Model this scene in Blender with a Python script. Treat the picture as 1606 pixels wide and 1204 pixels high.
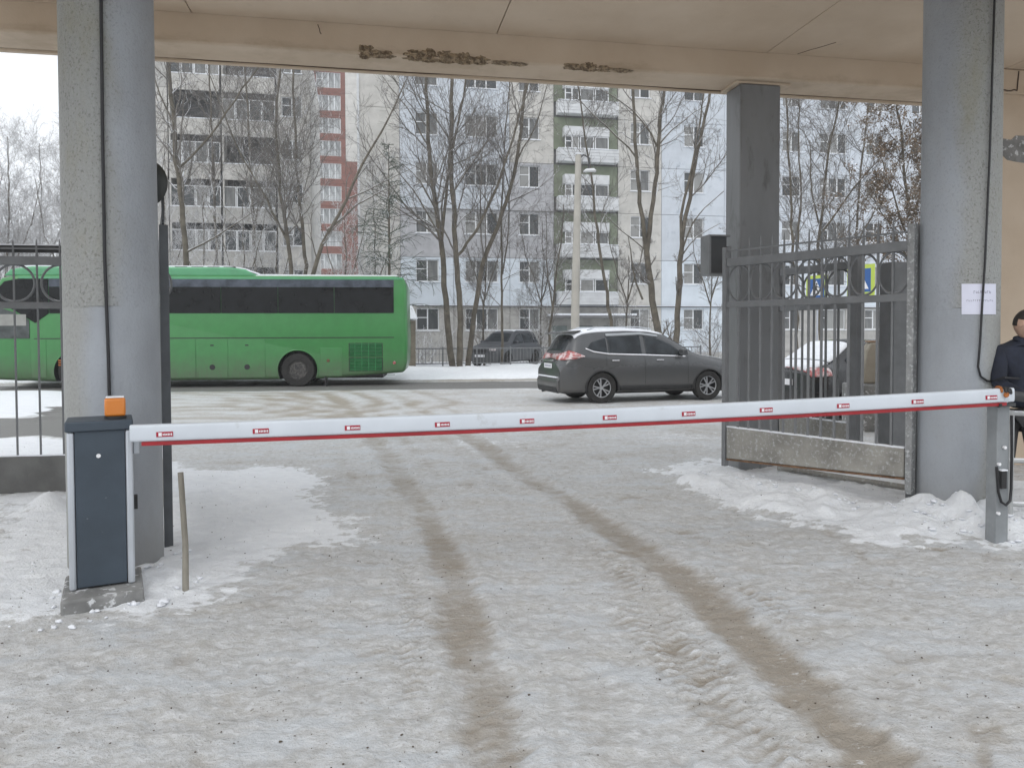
import bpy, bmesh, math, random
import numpy as np
from mathutils import Vector, Matrix, Euler

for o in list(bpy.data.objects):
    bpy.data.objects.remove(o)
SC = bpy.context.scene
COL = SC.collection
R = math.radians
PI = math.pi

# ------------------------------------------------------------------ camera, sky, sun, exposure
F = 1200.0                      # focal length in photo pixels (1606 wide)
CAM_H = 1.55
SHIFT = -0.0255
cam_d = bpy.data.cameras.new('camera')
cam = bpy.data.objects.new('camera', cam_d)
COL.objects.link(cam)
cam_d.sensor_width = 36.0
cam_d.lens = F / 1606 * 36.0
cam_d.shift_y = SHIFT
cam_d.clip_start = 0.05
cam_d.clip_end = 2000
ROT = (Matrix.Rotation(R(90 - 1.7), 3, 'X') @ Matrix.Rotation(R(-0.2), 3, 'Z'))
cam.matrix_world = Matrix.Translation((0, 0, CAM_H)) @ ROT.to_4x4()
SC.camera = cam

world = bpy.data.worlds.new('World')
SC.world = world
world.use_nodes = True
wn = world.node_tree.nodes; wl = world.node_tree.links
wn.clear()
w_out = wn.new('ShaderNodeOutputWorld'); w_bg = wn.new('ShaderNodeBackground')
w_sky = wn.new('ShaderNodeTexSky'); w_sky.sky_type = 'NISHITA'; w_sky.sun_disc = False
SUN_EL, SUN_AZ = 42.0, 205.0
w_sky.sun_elevation = R(SUN_EL); w_sky.sun_rotation = R(SUN_AZ)
w_sky.dust_density = 4.0; w_sky.air_density = 1.0
w_hs = wn.new('ShaderNodeHueSaturation'); w_hs.inputs['Saturation'].default_value = 0.25
w_mx = wn.new('ShaderNodeMix'); w_mx.data_type = 'RGBA'
w_mx.inputs['Factor'].default_value = 0.85
w_mx.inputs['B'].default_value = (9.6, 10.0, 10.5, 1)      # the closed cloud deck
wl.new(w_sky.outputs[0], w_hs.inputs['Color'])
wl.new(w_hs.outputs[0], w_mx.inputs['A'])
wl.new(w_mx.outputs['Result'], w_bg.inputs['Color'])
w_bg.inputs['Strength'].default_value = 0.11
wl.new(w_bg.outputs[0], w_out.inputs['Surface'])

sun_d = bpy.data.lights.new('sun', 'SUN')
sun_d.energy = 0.5; sun_d.angle = R(25); sun_d.color = (1.0, 0.97, 0.93)
sun = bpy.data.objects.new('sun', sun_d); COL.objects.link(sun)
# sky azimuth: sun_rotation is clockwise from +Y
az = R(SUN_AZ); el = R(SUN_EL)
sdir = Vector((math.sin(az) * math.cos(el), math.cos(az) * math.cos(el), math.sin(el)))
sun.rotation_euler = sdir.to_track_quat('Z', 'Y').to_euler()
SC.view_settings.view_transform = 'Standard'
SC.view_settings.look = 'None'
SC.view_settings.gamma = 1.0
SC.view_settings.use_curve_mapping = False
SC.view_settings.exposure = 0.26
SC.render.engine = 'CYCLES'
SC.cycles.max_bounces = 6
SC.cycles.diffuse_bounces = 4
SC.cycles.volume_bounces = 1
SC.cycles.use_denoising = True

# ------------------------------------------------------------------ helpers
def ray(px, py):
    d = Vector(((px - 803) / F, (602 - py) / F + SHIFT * 1606 / F, -1))
    return ROT @ d
def at(px, py, Y):
    d = ray(px, py); t = Y / d.y
    return Vector((d.x * t, Y, CAM_H + d.z * t))
def gnd(px, py, z=0.0):
    d = ray(px, py); t = (z - CAM_H) / d.z
    return Vector((d.x * t, d.y * t, z))
def XZ(px, py, Y):
    p = at(px, py, Y); return p.x, p.z

def link(o, parent=None):
    COL.objects.link(o)
    if parent is not None: o.parent = parent
    return o
def thing(name, label, cat, loc=(0, 0, 0), rz=0.0, group=None):
    o = bpy.data.objects.new(name, None); o.empty_display_size = 0.1
    COL.objects.link(o); o.location = loc; o.rotation_euler = (0, 0, rz)
    o['label'] = label; o['category'] = cat
    if group: o['group'] = group
    return o
def tag(o, label, cat, group=None, kind=None):
    o['label'] = label; o['category'] = cat
    if group: o['group'] = group
    if kind: o['kind'] = kind
    return o
def copy_tree(o, parent=None):
    c = o.copy(); COL.objects.link(c)
    if parent is not None: c.parent = parent
    for ch in list(o.children): copy_tree(ch, c)
    return c

class MB:
    """collects geometry, then links it as one mesh object"""
    def __init__(s): s.v = []; s.f = []; s.m = []
    def add(s, vs, fs, mi=0):
        n = len(s.v); s.v += [tuple(v) for v in vs]
        s.f += [tuple(i + n for i in f) for f in fs]; s.m += [mi] * len(fs)
        return s
    def box(s, x0, x1, y0, y1, z0, z1, mi=0):
        return s.add([(x0,y0,z0),(x1,y0,z0),(x1,y1,z0),(x0,y1,z0),(x0,y0,z1),(x1,y0,z1),(x1,y1,z1),(x0,y1,z1)],
              [(0,3,2,1),(4,5,6,7),(0,1,5,4),(1,2,6,5),(2,3,7,6),(3,0,4,7)], mi)
    def prism(s, poly, y0, y1, mi=0):
        """polygon in (x,z), extruded y0..y1"""
        n = len(poly)
        vs = [(x, y0, z) for x, z in poly] + [(x, y1, z) for x, z in poly]
        fs = [tuple(range(n)), tuple(range(2*n-1, n-1, -1))] + [(i, i+n, (i+1)%n+n, (i+1)%n) for i in range(n)]
        return s.add(vs, fs, mi)
    def tube(s, pts, r, seg=8, mi=0, cap=True):
        pts = [Vector(p) for p in pts]; n = len(pts)
        rs = r if isinstance(r, (list, tuple)) else [r] * n
        up = None; base = []
        for i, p in enumerate(pts):
            d = (pts[min(i+1, n-1)] - pts[max(i-1, 0)]).normalized()
            if up is None:
                up = Vector((0,0,1)) if abs(d.z) < .9 else Vector((1,0,0))
            a = d.cross(up).normalized(); up = a.cross(d).normalized()
            base += [p + (a*math.cos(2*PI*k/seg) + up*math.sin(2*PI*k/seg)) * rs[i] for k in range(seg)]
        fs = []
        for i in range(n-1):
            for k in range(seg):
                fs.append((i*seg+k, i*seg+(k+1)%seg, (i+1)*seg+(k+1)%seg, (i+1)*seg+k))
        if cap: fs += [tuple(range(seg-1, -1, -1)), tuple(range((n-1)*seg, n*seg))]
        return s.add(base, fs, mi)
    def lathe(s, prof, seg=24, c=(0,0,0), axis='z', mi=0):
        """profile of (r, h) revolved about an axis through c"""
        vs = []
        for r, h in prof:
            for k in range(seg):
                a = 2*PI*k/seg; u, w = r*math.cos(a), r*math.sin(a)
                p = (u, w, h) if axis == 'z' else ((u, h, w) if axis == 'y' else (h, u, w))
                vs.append((p[0]+c[0], p[1]+c[1], p[2]+c[2]))
        fs = []
        for i in range(len(prof)-1):
            for k in range(seg):
                fs.append((i*seg+k, i*seg+(k+1)%seg, (i+1)*seg+(k+1)%seg, (i+1)*seg+k))
        n = len(prof)
        if prof[0][0] > 1e-6: fs.append(tuple(range(seg-1, -1, -1)))
        if prof[-1][0] > 1e-6: fs.append(tuple(range((n-1)*seg, n*seg)))
        return s.add(vs, fs, mi)
    def ring(s, c, rad, t, axis='y', seg=28, sec=6, mi=0):
        vs = []
        for k in range(seg):
            a = 2*PI*k/seg
            for j in range(sec):
                b = 2*PI*j/sec; rr = rad + t*math.cos(b); w = t*math.sin(b)
                if axis == 'y': vs.append((c[0]+rr*math.cos(a), c[1]+w, c[2]+rr*math.sin(a)))
                elif axis == 'x': vs.append((c[0]+w, c[1]+rr*math.cos(a), c[2]+rr*math.sin(a)))
                else: vs.append((c[0]+rr*math.cos(a), c[1]+rr*math.sin(a), c[2]+w))
        fs = [(k*sec+j, ((k+1)%seg)*sec+j, ((k+1)%seg)*sec+(j+1)%sec, k*sec+(j+1)%sec) for k in range(seg) for j in range(sec)]
        return s.add(vs, fs, mi)
    def mesh(s, name, mats, smooth=False, fix=True):
        me = bpy.data.meshes.new(name); me.from_pydata(s.v, [], s.f)
        for m in (mats if isinstance(mats, (list, tuple)) else [mats]): me.materials.append(m)
        if any(s.m): me.polygons.foreach_set('material_index', s.m)
        if fix:
            bm = bmesh.new(); bm.from_mesh(me); bmesh.ops.recalc_face_normals(bm, faces=bm.faces); bm.to_mesh(me); bm.free()
        if smooth: me.polygons.foreach_set('use_smooth', [True]*len(me.polygons))
        me.update(); return me
    def build(s, name, mats, parent=None, smooth=False, bevel=0, loc=None, seg=2, autosm=None):
        o = bpy.data.objects.new(name, s.mesh(name, mats, smooth or bevel > 0)); link(o, parent)
        if loc is not None: o.location = loc
        if bevel > 0:
            b = o.modifiers.new('bevel', 'BEVEL'); b.width = bevel; b.segments = seg; b.limit_method = 'ANGLE'; b.angle_limit = R(35)
            b.harden_normals = False
            o.data.set_sharp_from_angle(angle=R(40))
        elif smooth:
            o.data.set_sharp_from_angle(angle=R(autosm or 50))
        return o

def fast_quads(name, V, Q, mat, parent=None, smooth=False):
    me = bpy.data.meshes.new(name)
    V = np.asarray(V, np.float32); Q = np.asarray(Q, np.int32)
    n = Q.shape[1]
    me.vertices.add(len(V)); me.vertices.foreach_set('co', V.ravel())
    me.loops.add(Q.size); me.loops.foreach_set('vertex_index', Q.ravel())
    me.polygons.add(len(Q)); me.polygons.foreach_set('loop_start', np.arange(0, Q.size, n, dtype=np.int32))
    me.polygons.foreach_set('loop_total', np.full(len(Q), n, np.int32))
    if smooth: me.polygons.foreach_set('use_smooth', np.ones(len(Q), bool))
    me.materials.append(mat); me.update(calc_edges=True)
    o = bpy.data.objects.new(name, me); link(o, parent); return o

# ---------- noise in numpy
def _hash(ix, iy, seed):
    h = (ix.astype(np.int64) * 374761393 + iy.astype(np.int64) * 668265263 + seed * 1442695041) & 0xffffffff
    h = ((h ^ (h >> 13)) * 1274126177) & 0xffffffff
    h = ((h ^ (h >> 16)) * 2246822519) & 0xffffffff
    return ((h ^ (h >> 15)) & 0xffff) / 65535.0
def vnoise(x, y, seed=0):
    ix = np.floor(x); iy = np.floor(y); fx = x-ix; fy = y-iy
    fx = fx*fx*fx*(fx*(fx*6-15)+10); fy = fy*fy*fy*(fy*(fy*6-15)+10)
    a = _hash(ix, iy, seed); b = _hash(ix+1, iy, seed); c = _hash(ix, iy+1, seed); d = _hash(ix+1, iy+1, seed)
    return (a*(1-fx)+b*fx)*(1-fy) + (c*(1-fx)+d*fx)*fy
def fbm(x, y, oct=4, seed=0, gain=.5):
    s = 0; a = 1; t = 0
    for i in range(oct):
        s = s + a*vnoise(x*2**i + 17.3*i, y*2**i - 9.1*i, seed+i); t += a; a *= gain
    return s/t
def sstep(e0, e1, x):
    t = np.clip((x-e0)/(e1-e0), 0, 1); return t*t*(3-2*t)
def dist_line(X, Y, pts):
    """distance to polyline and arc-length parameter"""
    best = np.full(X.shape, 1e9); arc = np.zeros(X.shape); side = np.zeros(X.shape); L0 = 0
    for (x0, y0), (x1, y1) in zip(pts[:-1], pts[1:]):
        dx, dy = x1-x0, y1-y0; L = math.hypot(dx, dy)
        t = np.clip(((X-x0)*dx+(Y-y0)*dy)/(L*L), 0, 1)
        d = np.hypot(X-x0-t*dx, Y-y0-t*dy); m = d < best
        best = np.where(m, d, best); arc = np.where(m, L0+t*L, arc)
        side = np.where(m, np.sign((X-x0)*dy-(Y-y0)*dx), side); L0 += L
    return best, arc, side
def in_poly(X, Y, pts):
    """signed distance-like: positive inside"""
    inside = np.zeros(X.shape, bool); n = len(pts)
    for i in range(n):
        x0, y0 = pts[i]; x1, y1 = pts[(i+1) % n]
        if y0 == y1: continue
        c = ((y0 > Y) != (y1 > Y)) & (X < (x1-x0)*(Y-y0)/(y1-y0)+x0); inside ^= c
    d, _, _ = dist_line(X, Y, list(pts)+[pts[0]])
    return np.where(inside, d, -d)
G = lambda *pp: [(gnd(a, b).x, gnd(a, b).y) for a, b in pp]

# ------------------------------------------------------------------ materials
def nodes(name):
    m = bpy.data.materials.new(name); m.use_nodes = True
    nt = m.node_tree; b = nt.nodes['Principled BSDF']; return m, nt, b
def N(nt, t, **kw):
    n = nt.nodes.new(t)
    for k, v in kw.items():
        if k in n.inputs: n.inputs[k].default_value = v
        else: setattr(n, k, v)
    return n
def mixc(nt, fac, a, b, mode='MIX'):
    n = nt.nodes.new('ShaderNodeMix'); n.data_type = 'RGBA'; n.blend_type = mode
    for s, v in (('Factor', fac), ('A', a), ('B', b)):
        if isinstance(v, bpy.types.NodeSocket): nt.links.new(v, n.inputs[s])
        else: n.inputs[s].default_value = v if not isinstance(v, tuple) else (*v[:3], 1)
    return n.outputs['Result']
def math_n(nt, op, a, b=None, clamp=False):
    n = nt.nodes.new('ShaderNodeMath'); n.operation = op; n.use_clamp = clamp
    for i, v in enumerate((a, b)):
        if v is None: continue
        if isinstance(v, bpy.types.NodeSocket): nt.links.new(v, n.inputs[i])
        else: n.inputs[i].default_value = v
    return n.outputs[0]
def noise_n(nt, scale, detail=4, rough=.6, coord='Object', stretch=None, dist=0):
    tc = nt.nodes.new('ShaderNodeTexCoord'); n = N(nt, 'ShaderNodeTexNoise', Scale=scale, Detail=detail, Roughness=rough, Distortion=dist)
    src = tc.outputs[coord]
    if coord == 'World':
        pass
    if stretch:
        mp = nt.nodes.new('ShaderNodeMapping'); mp.inputs['Scale'].default_value = stretch
        nt.links.new(src, mp.inputs['Vector']); src = mp.outputs[0]
    nt.links.new(src, n.inputs['Vector']); return n.outputs['Fac']
def ramp(nt, src, lo, hi):
    n = nt.nodes.new('ShaderNodeMapRange'); n.interpolation_type = 'SMOOTHSTEP'
    n.inputs['From Min'].default_value = lo; n.inputs['From Max'].default_value = hi
    nt.links.new(src, n.inputs['Value']); return n.outputs[0]
def bump(nt, b, h, strength=.3, dist=.01):
    n = N(nt, 'ShaderNodeBump', Strength=strength, Distance=dist); nt.links.new(h, n.inputs['Height'])
    nt.links.new(n.outputs[0], b.inputs['Normal'])
SNOWC = (.80, .82, .85)
def mat(name, col, rough=.6, metal=0., var=.12, vs=3., dark=None, ds=8., dthr=(.55, .7), snow=None, bmp=None, spec=.5, rnd=0., coat=0., stretch=None):
    """base colour with soft variation, optional darker dirt, optional snow lying on upward faces"""
    m, nt, b = nodes(name)
    n1 = noise_n(nt, vs, 5, .6, stretch=stretch)
    lo = tuple(c*(1-var) for c in col); hi = tuple(min(1, c*(1+var)) for c in col)
    c = mixc(nt, ramp(nt, n1, .3, .7), lo, hi)
    if dark:
        c = mixc(nt, ramp(nt, noise_n(nt, ds, 6, .65, stretch=stretch), *dthr), c, dark)
    if rnd:
        oi = nt.nodes.new('ShaderNodeObjectInfo')
        g = nt.nodes.new('ShaderNodeHueSaturation'); nt.links.new(c, g.inputs['Color'])
        nt.links.new(math_n(nt, 'ADD', math_n(nt, 'MULTIPLY', oi.outputs['Random'], rnd), 1-rnd/2), g.inputs['Value']); c = g.outputs[0]
    b.inputs['Roughness'].default_value = rough
    if snow is not None:
        ge = nt.nodes.new('ShaderNodeNewGeometry'); sx = nt.nodes.new('ShaderNodeSeparateXYZ'); nt.links.new(ge.outputs['Normal'], sx.inputs[0])
        nz = math_n(nt, 'ADD', sx.outputs['Z'], math_n(nt, 'MULTIPLY', math_n(nt, 'SUBTRACT', noise_n(nt, snow[2] if len(snow) > 2 else 6, 4), .5), snow[1]))
        f = ramp(nt, nz, snow[0]-.08, snow[0]+.08)
        c = mixc(nt, f, c, SNOWC)
        if metal:
            nt.links.new(math_n(nt, 'MULTIPLY', math_n(nt, 'SUBTRACT', 1., f), metal), b.inputs['Metallic'])
        nt.links.new(math_n(nt, 'ADD', math_n(nt, 'MULTIPLY', f, .8-rough), rough), b.inputs['Roughness'])
    elif metal: b.inputs['Metallic'].default_value = metal
    nt.links.new(c, b.inputs['Base Color'])
    b.inputs['Specular IOR Level'].default_value = spec
    if coat: b.inputs['Coat Weight'].default_value = coat; b.inputs['Coat Roughness'].default_value = .08
    if bmp: bump(nt, b, noise_n(nt, bmp[0], 4, .6, stretch=stretch), bmp[1], bmp[2] if len(bmp) > 2 else .01)
    return m

def make_ground_mat():
    m, nt, b = nodes('packed_snow')
    at_ = nt.nodes.new('ShaderNodeAttribute'); at_.attribute_name = 'cover'
    sp = nt.nodes.new('ShaderNodeSeparateColor'); nt.links.new(at_.outputs['Color'], sp.inputs[0])
    dirt, clean, asph = sp.outputs[0], sp.outputs[1], sp.outputs[2]
    nA = noise_n(nt, .8, 5, .6, stretch=(1, 1.5, 1))
    nG = noise_n(nt, 2.4, 7, .7, stretch=(.7, 1.4, 1), dist=.3)
    nB = noise_n(nt, 8, 7, .72, stretch=(.8, 1.15, 1), dist=.15)
    nC = noise_n(nt, 38, 4, .7)
    nD = noise_n(nt, 19, 6, .75, stretch=(.8, 1.05, 1), dist=.15)
    nE = noise_n(nt, 60, 4, .75)
    nF = noise_n(nt, 27, 6, .8, stretch=(.6, 1.3, 1))
    ice = mixc(nt, ramp(nt, nD, .38, .64), (.50, .495, .48), (.66, .665, .67))
    # bluish bare ice in some places, beige trodden snow in others
    ice = mixc(nt, math_n(nt, 'MULTIPLY', ramp(nt, nG, .49, .62), .65), ice, (.61, .64, .67))
    ice = mixc(nt, math_n(nt, 'MULTIPLY', ramp(nt, nG, .47, .32), .5), ice, (.47, .44, .39))
    g = math_n(nt, 'ADD', dirt, math_n(nt, 'ADD', math_n(nt, 'MULTIPLY', math_n(nt, 'SUBTRACT', nB, .5), .9), math_n(nt, 'MULTIPLY', math_n(nt, 'SUBTRACT', nA, .5), .8)))
    c = mixc(nt, math_n(nt, 'MULTIPLY', ramp(nt, g, .16, .95), .9), ice, (.33, .285, .23))
    # dark flecks gathered where the surface is dirtier
    gate = math_n(nt, 'ADD', .25, math_n(nt, 'MULTIPLY', ramp(nt, math_n(nt, 'ADD', nA, math_n(nt, 'MULTIPLY', nB, .6)), .72, .95), .75))
    c = mixc(nt, math_n(nt, 'MULTIPLY', ramp(nt, nF, .60, .66), math_n(nt, 'MULTIPLY', gate, .8)), c, (.20, .17, .13))
    c = mixc(nt, math_n(nt, 'MULTIPLY', ramp(nt, math_n(nt, 'ADD', nE, math_n(nt, 'MULTIPLY', nD, .35)), .80, .86), math_n(nt, 'MULTIPLY', gate, .9)), c, (.12, .10, .075))
    c = mixc(nt, math_n(nt, 'MULTIPLY', ramp(nt, nF, .41, .33), .65), c, (.76, .77, .78))
    # loose white snow
    s = math_n(nt, 'ADD', clean, math_n(nt, 'MULTIPLY', math_n(nt, 'SUBTRACT', math_n(nt, 'ADD', math_n(nt, 'MULTIPLY', nB, .65), math_n(nt, 'MULTIPLY', nC, .35)), .5), 1.7))
    sf = ramp(nt, s, .38, .66)
    c = mixc(nt, sf, c, mixc(nt, ramp(nt, nB, .3, .7), (.80, .82, .85), (.88, .90, .92)))
    a = ramp(nt, math_n(nt, 'ADD', asph, math_n(nt, 'MULTIPLY', math_n(nt, 'SUBTRACT', nB, .5), .5)), .35, .6)
    c = mixc(nt, a, c, mixc(nt, nC, (.15, .145, .14), (.24, .235, .225)))
    nt.links.new(c, b.inputs['Base Color'])
    # worn ice is a little glossy, loose snow is not
    rg = math_n(nt, 'ADD', .5, math_n(nt, 'MULTIPLY', sf, .4)); nt.links.new(rg, b.inputs['Roughness'])
    b.inputs['Specular IOR Level'].default_value = .35
    h = math_n(nt, 'ADD', math_n(nt, 'ADD', nD, math_n(nt, 'MULTIPLY', nC, .6)), math_n(nt, 'MULTIPLY', nE, .3)); bump(nt, b, h, .75, .028)
    return m

def make_column_mat(seed, streak):
    """grey paint over roughcast plaster: speckled above, smoother repaint below 1.75 m, brown-green grime on one side"""
    m, nt, b = nodes('column_paint')
    tc = nt.nodes.new('ShaderNodeTexCoord'); sx = nt.nodes.new('ShaderNodeSeparateXYZ'); nt.links.new(tc.outputs['Object'], sx.inputs[0])
    mp = nt.nodes.new('ShaderNodeMapping'); mp.inputs['Location'].default_value = (seed, seed*2, 0); nt.links.new(tc.outputs['Object'], mp.inputs[0])
    def ns(sc, d, st=(1,1,1)):
        m2 = nt.nodes.new('ShaderNodeMapping'); m2.inputs['Scale'].default_value = st; nt.links.new(mp.outputs[0], m2.inputs[0])
        n = N(nt, 'ShaderNodeTexNoise', Scale=sc, Detail=d, Roughness=.62); nt.links.new(m2.outputs[0], n.inputs['Vector']); return n.outputs['Fac']
    big = ns(1.6, 5, (1,1,.5)); fine = ns(55, 3, (1,1,.75)); speck = ns(60, 3, (1,1,.8))
    zs = math_n(nt, 'ADD', sx.outputs['Z'], math_n(nt, 'MULTIPLY', big, .12))
    lower = ramp(nt, math_n(nt, 'SUBTRACT', 1.80, zs), -.01, .01)
    side = ramp(nt, math_n(nt, 'ADD', math_n(nt, 'SUBTRACT', math_n(nt, 'MULTIPLY', sx.outputs['X'], streak), math_n(nt, 'MULTIPLY', math_n(nt, 'SUBTRACT', 1., lower), .17)), math_n(nt, 'MULTIPLY', big, .25)), .04, .18)
    c = mixc(nt, ramp(nt, big, .35, .65), (.275, .292, .315), (.33, .352, .382))
    c = mixc(nt, math_n(nt, 'MULTIPLY', math_n(nt, 'SUBTRACT', 1., side), .8), c, mixc(nt, fine, (.24, .24, .215), (.37, .375, .36)))
    rough_amt = math_n(nt, 'MULTIPLY', math_n(nt, 'SUBTRACT', 1., math_n(nt, 'MULTIPLY', side, .7)), math_n(nt, 'SUBTRACT', 1., math_n(nt, 'MULTIPLY', lower, .6)))
    c = mixc(nt, math_n(nt, 'MULTIPLY', ramp(nt, speck, .56, .64), math_n(nt, 'MULTIPLY', rough_amt, .7)), c, (.15, .15, .135))
    c = mixc(nt, math_n(nt, 'MULTIPLY', ramp(nt, ns(3, 6, (1,1,.35)), .50, .78), math_n(nt, 'MULTIPLY', rough_amt, .6)), c, (.26, .245, .165))
    low = ramp(nt, math_n(nt, 'SUBTRACT', .55, math_n(nt, 'ADD', sx.outputs['Z'], math_n(nt, 'MULTIPLY', big, .5))), -.4, .45)
    c = mixc(nt, math_n(nt, 'MULTIPLY', low, .55), c, (.21, .20, .175))
    nt.links.new(c, b.inputs['Base Color']); b.inputs['Roughness'].default_value = .55
    h = math_n(nt, 'MULTIPLY', fine, math_n(nt, 'ADD', .15, rough_amt)); bump(nt, b, h, .9, .015)
    return m

def make_plaster():
    m, nt, b = nodes('tan_plaster')
    big = noise_n(nt, .7, 6, .6); mid = noise_n(nt, 5, 6, .65); fi = noise_n(nt, 60, 3)
    c = mixc(nt, ramp(nt, big, .3, .7), (.53, .42, .31), (.62, .51, .395))
    c = mixc(nt, math_n(nt, 'MULTIPLY', ramp(nt, mid, .62, .78), .35), c, (.33, .27, .20))
    tc = nt.nodes.new('ShaderNodeTexCoord'); sx = nt.nodes.new('ShaderNodeSeparateXYZ'); nt.links.new(tc.outputs['Object'], sx.inputs[0])
    # damp brown stain creeping along the lower edge of the beam
    dz = math_n(nt, 'ABSOLUTE', math_n(nt, 'SUBTRACT', sx.outputs['Z'], 4.37))
    st = math_n(nt, 'SUBTRACT', noise_n(nt, 1.5, 6, .68, stretch=(1, 1, 2.2)), math_n(nt, 'MULTIPLY', dz, 1.6))
    c = mixc(nt, math_n(nt, 'MULTIPLY', ramp(nt, st, .40, .66), .45), c, (.33, .245, .16))
    nt.links.new(c, b.inputs['Base Color']); b.inputs['Roughness'].default_value = .8
    bump(nt, b, math_n(nt, 'ADD', mid, math_n(nt, 'MULTIPLY', fi, .3)), .35, .012)
    return m

def make_glass(name, dark=(.035, .04, .045), rough=.08):
    m, nt, b = nodes(name)
    n = noise_n(nt, 2.5, 4, .6)
    nt.links.new(mixc(nt, ramp(nt, n, .3, .7), dark, tuple(c*2.2 for c in dark)), b.inputs['Base Color'])
    b.inputs['Roughness'].default_value = rough; b.inputs['Specular IOR Level'].default_value = .2
    return m
def make_flat_glass():
    """far window panes: dark room or pale curtain behind, each pane its own"""
    m, nt, b = nodes('window_pane')
    oi = nt.nodes.new('ShaderNodeObjectInfo')
    n = noise_n(nt, 2.2, 3, .5, stretch=(3, 1, .3))
    f = math_n(nt, 'ADD', math_n(nt, 'MULTIPLY', oi.outputs['Random'], .8), math_n(nt, 'MULTIPLY', n, .5))
    c = mixc(nt, ramp(nt, f, .45, 1.05), (.06, .065, .068), (.28, .28, .27))
    nt.links.new(c, b.inputs['Base Color']); b.inputs['Roughness'].default_value = .25; b.inputs['Specular IOR Level'].default_value = .4
    return m
def make_paint(name, col, rough=.28, grime=(.2, .19, .17), gz=(.2, .8), flake=0., gs=.6):
    """car paint, dirtier towards the sill (road dirt)"""
    m, nt, b = nodes(name)
    tc = nt.nodes.new('ShaderNodeTexCoord'); sx = nt.nodes.new('ShaderNodeSeparateXYZ'); nt.links.new(tc.outputs['Object'], sx.inputs[0])
    n = noise_n(nt, 3, 6, .65); n2 = noise_n(nt, 14, 5, .7, stretch=(1, 1, .25))
    f = ramp(nt, math_n(nt, 'ADD', sx.outputs['Z'], math_n(nt, 'MULTIPLY', math_n(nt, 'SUBTRACT', n, .5), .5)), gz[1], gz[0])
    f = math_n(nt, 'MULTIPLY', f, math_n(nt, 'ADD', .35, math_n(nt, 'MULTIPLY', n2, .8)), True)
    f = math_n(nt, 'MULTIPLY', f, gs)
    c = mixc(nt, ramp(nt, n, .3, .7), tuple(c*.93 for c in col), tuple(c*1.07 for c in col))
    c = mixc(nt, f, c, grime)
    nt.links.new(c, b.inputs['Base Color']); b.inputs['Metallic'].default_value = flake
    nt.links.new(math_n(nt, 'ADD', rough, math_n(nt, 'MULTIPLY', f, .5)), b.inputs['Roughness'])
    b.inputs['Coat Weight'].default_value = .4; b.inputs['Coat Roughness'].default_value = .12
    return m

M = {}
M['ground'] = make_ground_mat()
M['colL'] = make_column_mat(1.3, 1.0)
M['colR'] = make_column_mat(7.7, -1.0)
M['colB'] = mat('backlit_column_paint', (.19, .195, .20), .5, var=.12, vs=2, dark=(.12, .12, .12), ds=5, stretch=(1, 1, .3), bmp=(20, .1))  # rear column seen against the light, that shade mixed into its colour
M['plaster'] = make_plaster()
M['spall'] = mat('broken_plaster', (.32, .245, .16), .95, var=.35, vs=18, dark=(.14, .10, .065), ds=25, dthr=(.45, .6), bmp=(30, .8, .02))
M['crack'] = mat('crack_dark', (.07, .045, .03), .9)
M['snow'] = mat('snow', (.80, .82, .86), .85, var=.05, vs=9, bmp=(25, .35, .02))
M['fence'] = mat('fence_paint', (.15, .155, .16), .5, var=.15, vs=6, snow=(.9, .5, 12))
M['gate'] = mat('gate_paint', (.17, .175, .18), .5, var=.12, vs=6, bmp=(30, .1), snow=(.92, .5, 9))
M['gateshade'] = mat('shaded_gate_paint', (.085, .092, .10), .5, var=.2, vs=5)  # gate paint darkened, the left leaf's shade put into the colour
M['frost'] = mat('frosted_gate_paint', (.25, .255, .255), .8, var=.2, vs=9, dark=(.50, .51, .52), ds=34, dthr=(.52, .68), bmp=(40, .5, .01))
M['kick'] = mat('dirty_sheet_metal', (.26, .25, .225), .6, var=.3, vs=2.2, dark=(.44, .445, .445), ds=30, dthr=(.50, .72), bmp=(30, .3), snow=(.85, .4, 12))
M['plate'] = mat('dark_base_plate', (.13, .13, .125), .7, var=.2, vs=4, bmp=(25, .3))
M['rust'] = mat('rust', (.16, .09, .05), .9, var=.4, vs=20)
M['darkmetal'] = mat('dark_metal', (.05, .052, .055), .5)
M['black'] = mat('black_rubber', (.02, .02, .021), .6, var=.2, vs=12)
M['cable'] = mat('black_cable', (.012, .012, .014), .45)
M['navy'] = mat('slate_blue_powder_coat', (.045, .062, .082), .5, var=.12, vs=4, dark=(.22, .24, .26), ds=26, dthr=(.70, .76), bmp=(90, .12))
M['alu'] = mat('aluminium_profile', (.50, .53, .57), .42, metal=.35, var=.05)
M['concrete'] = mat('grey_concrete', (.22, .22, .215), .85, var=.25, vs=5, dark=(.62, .63, .64), ds=13, dthr=(.55, .62), bmp=(30, .5))
M['boomw'] = mat('boom_white', (.60, .64, .69), .35, var=.05, vs=2, dark=(.42, .43, .43), ds=7, dthr=(.62, .85))
M['boomr'] = mat('boom_red_rubber', (.30, .012, .018), .45, var=.12, vs=4)
M['sticker'] = mat('red_reflector', (.36, .008, .03), .35, var=.05)
M['white'] = mat('white_print', (.8, .8, .82), .5, var=.03)
M['wood'] = mat('weathered_stake', (.26, .24, .20), .85, var=.25, vs=12, stretch=(1, 1, .2))
M['paper'] = mat('white_paper', (.66, .67, .78), .7, var=.05)
M['print'] = mat('grey_print', (.28, .28, .36), .7, var=.3, vs=60)
M['pane'] = make_flat_glass()
M['wframe'] = mat('white_window_frame', (.72, .73, .74), .5, var=.05)
M['asphalt'] = mat('asphalt', (.15, .145, .14), .7, var=.15, vs=2)
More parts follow.
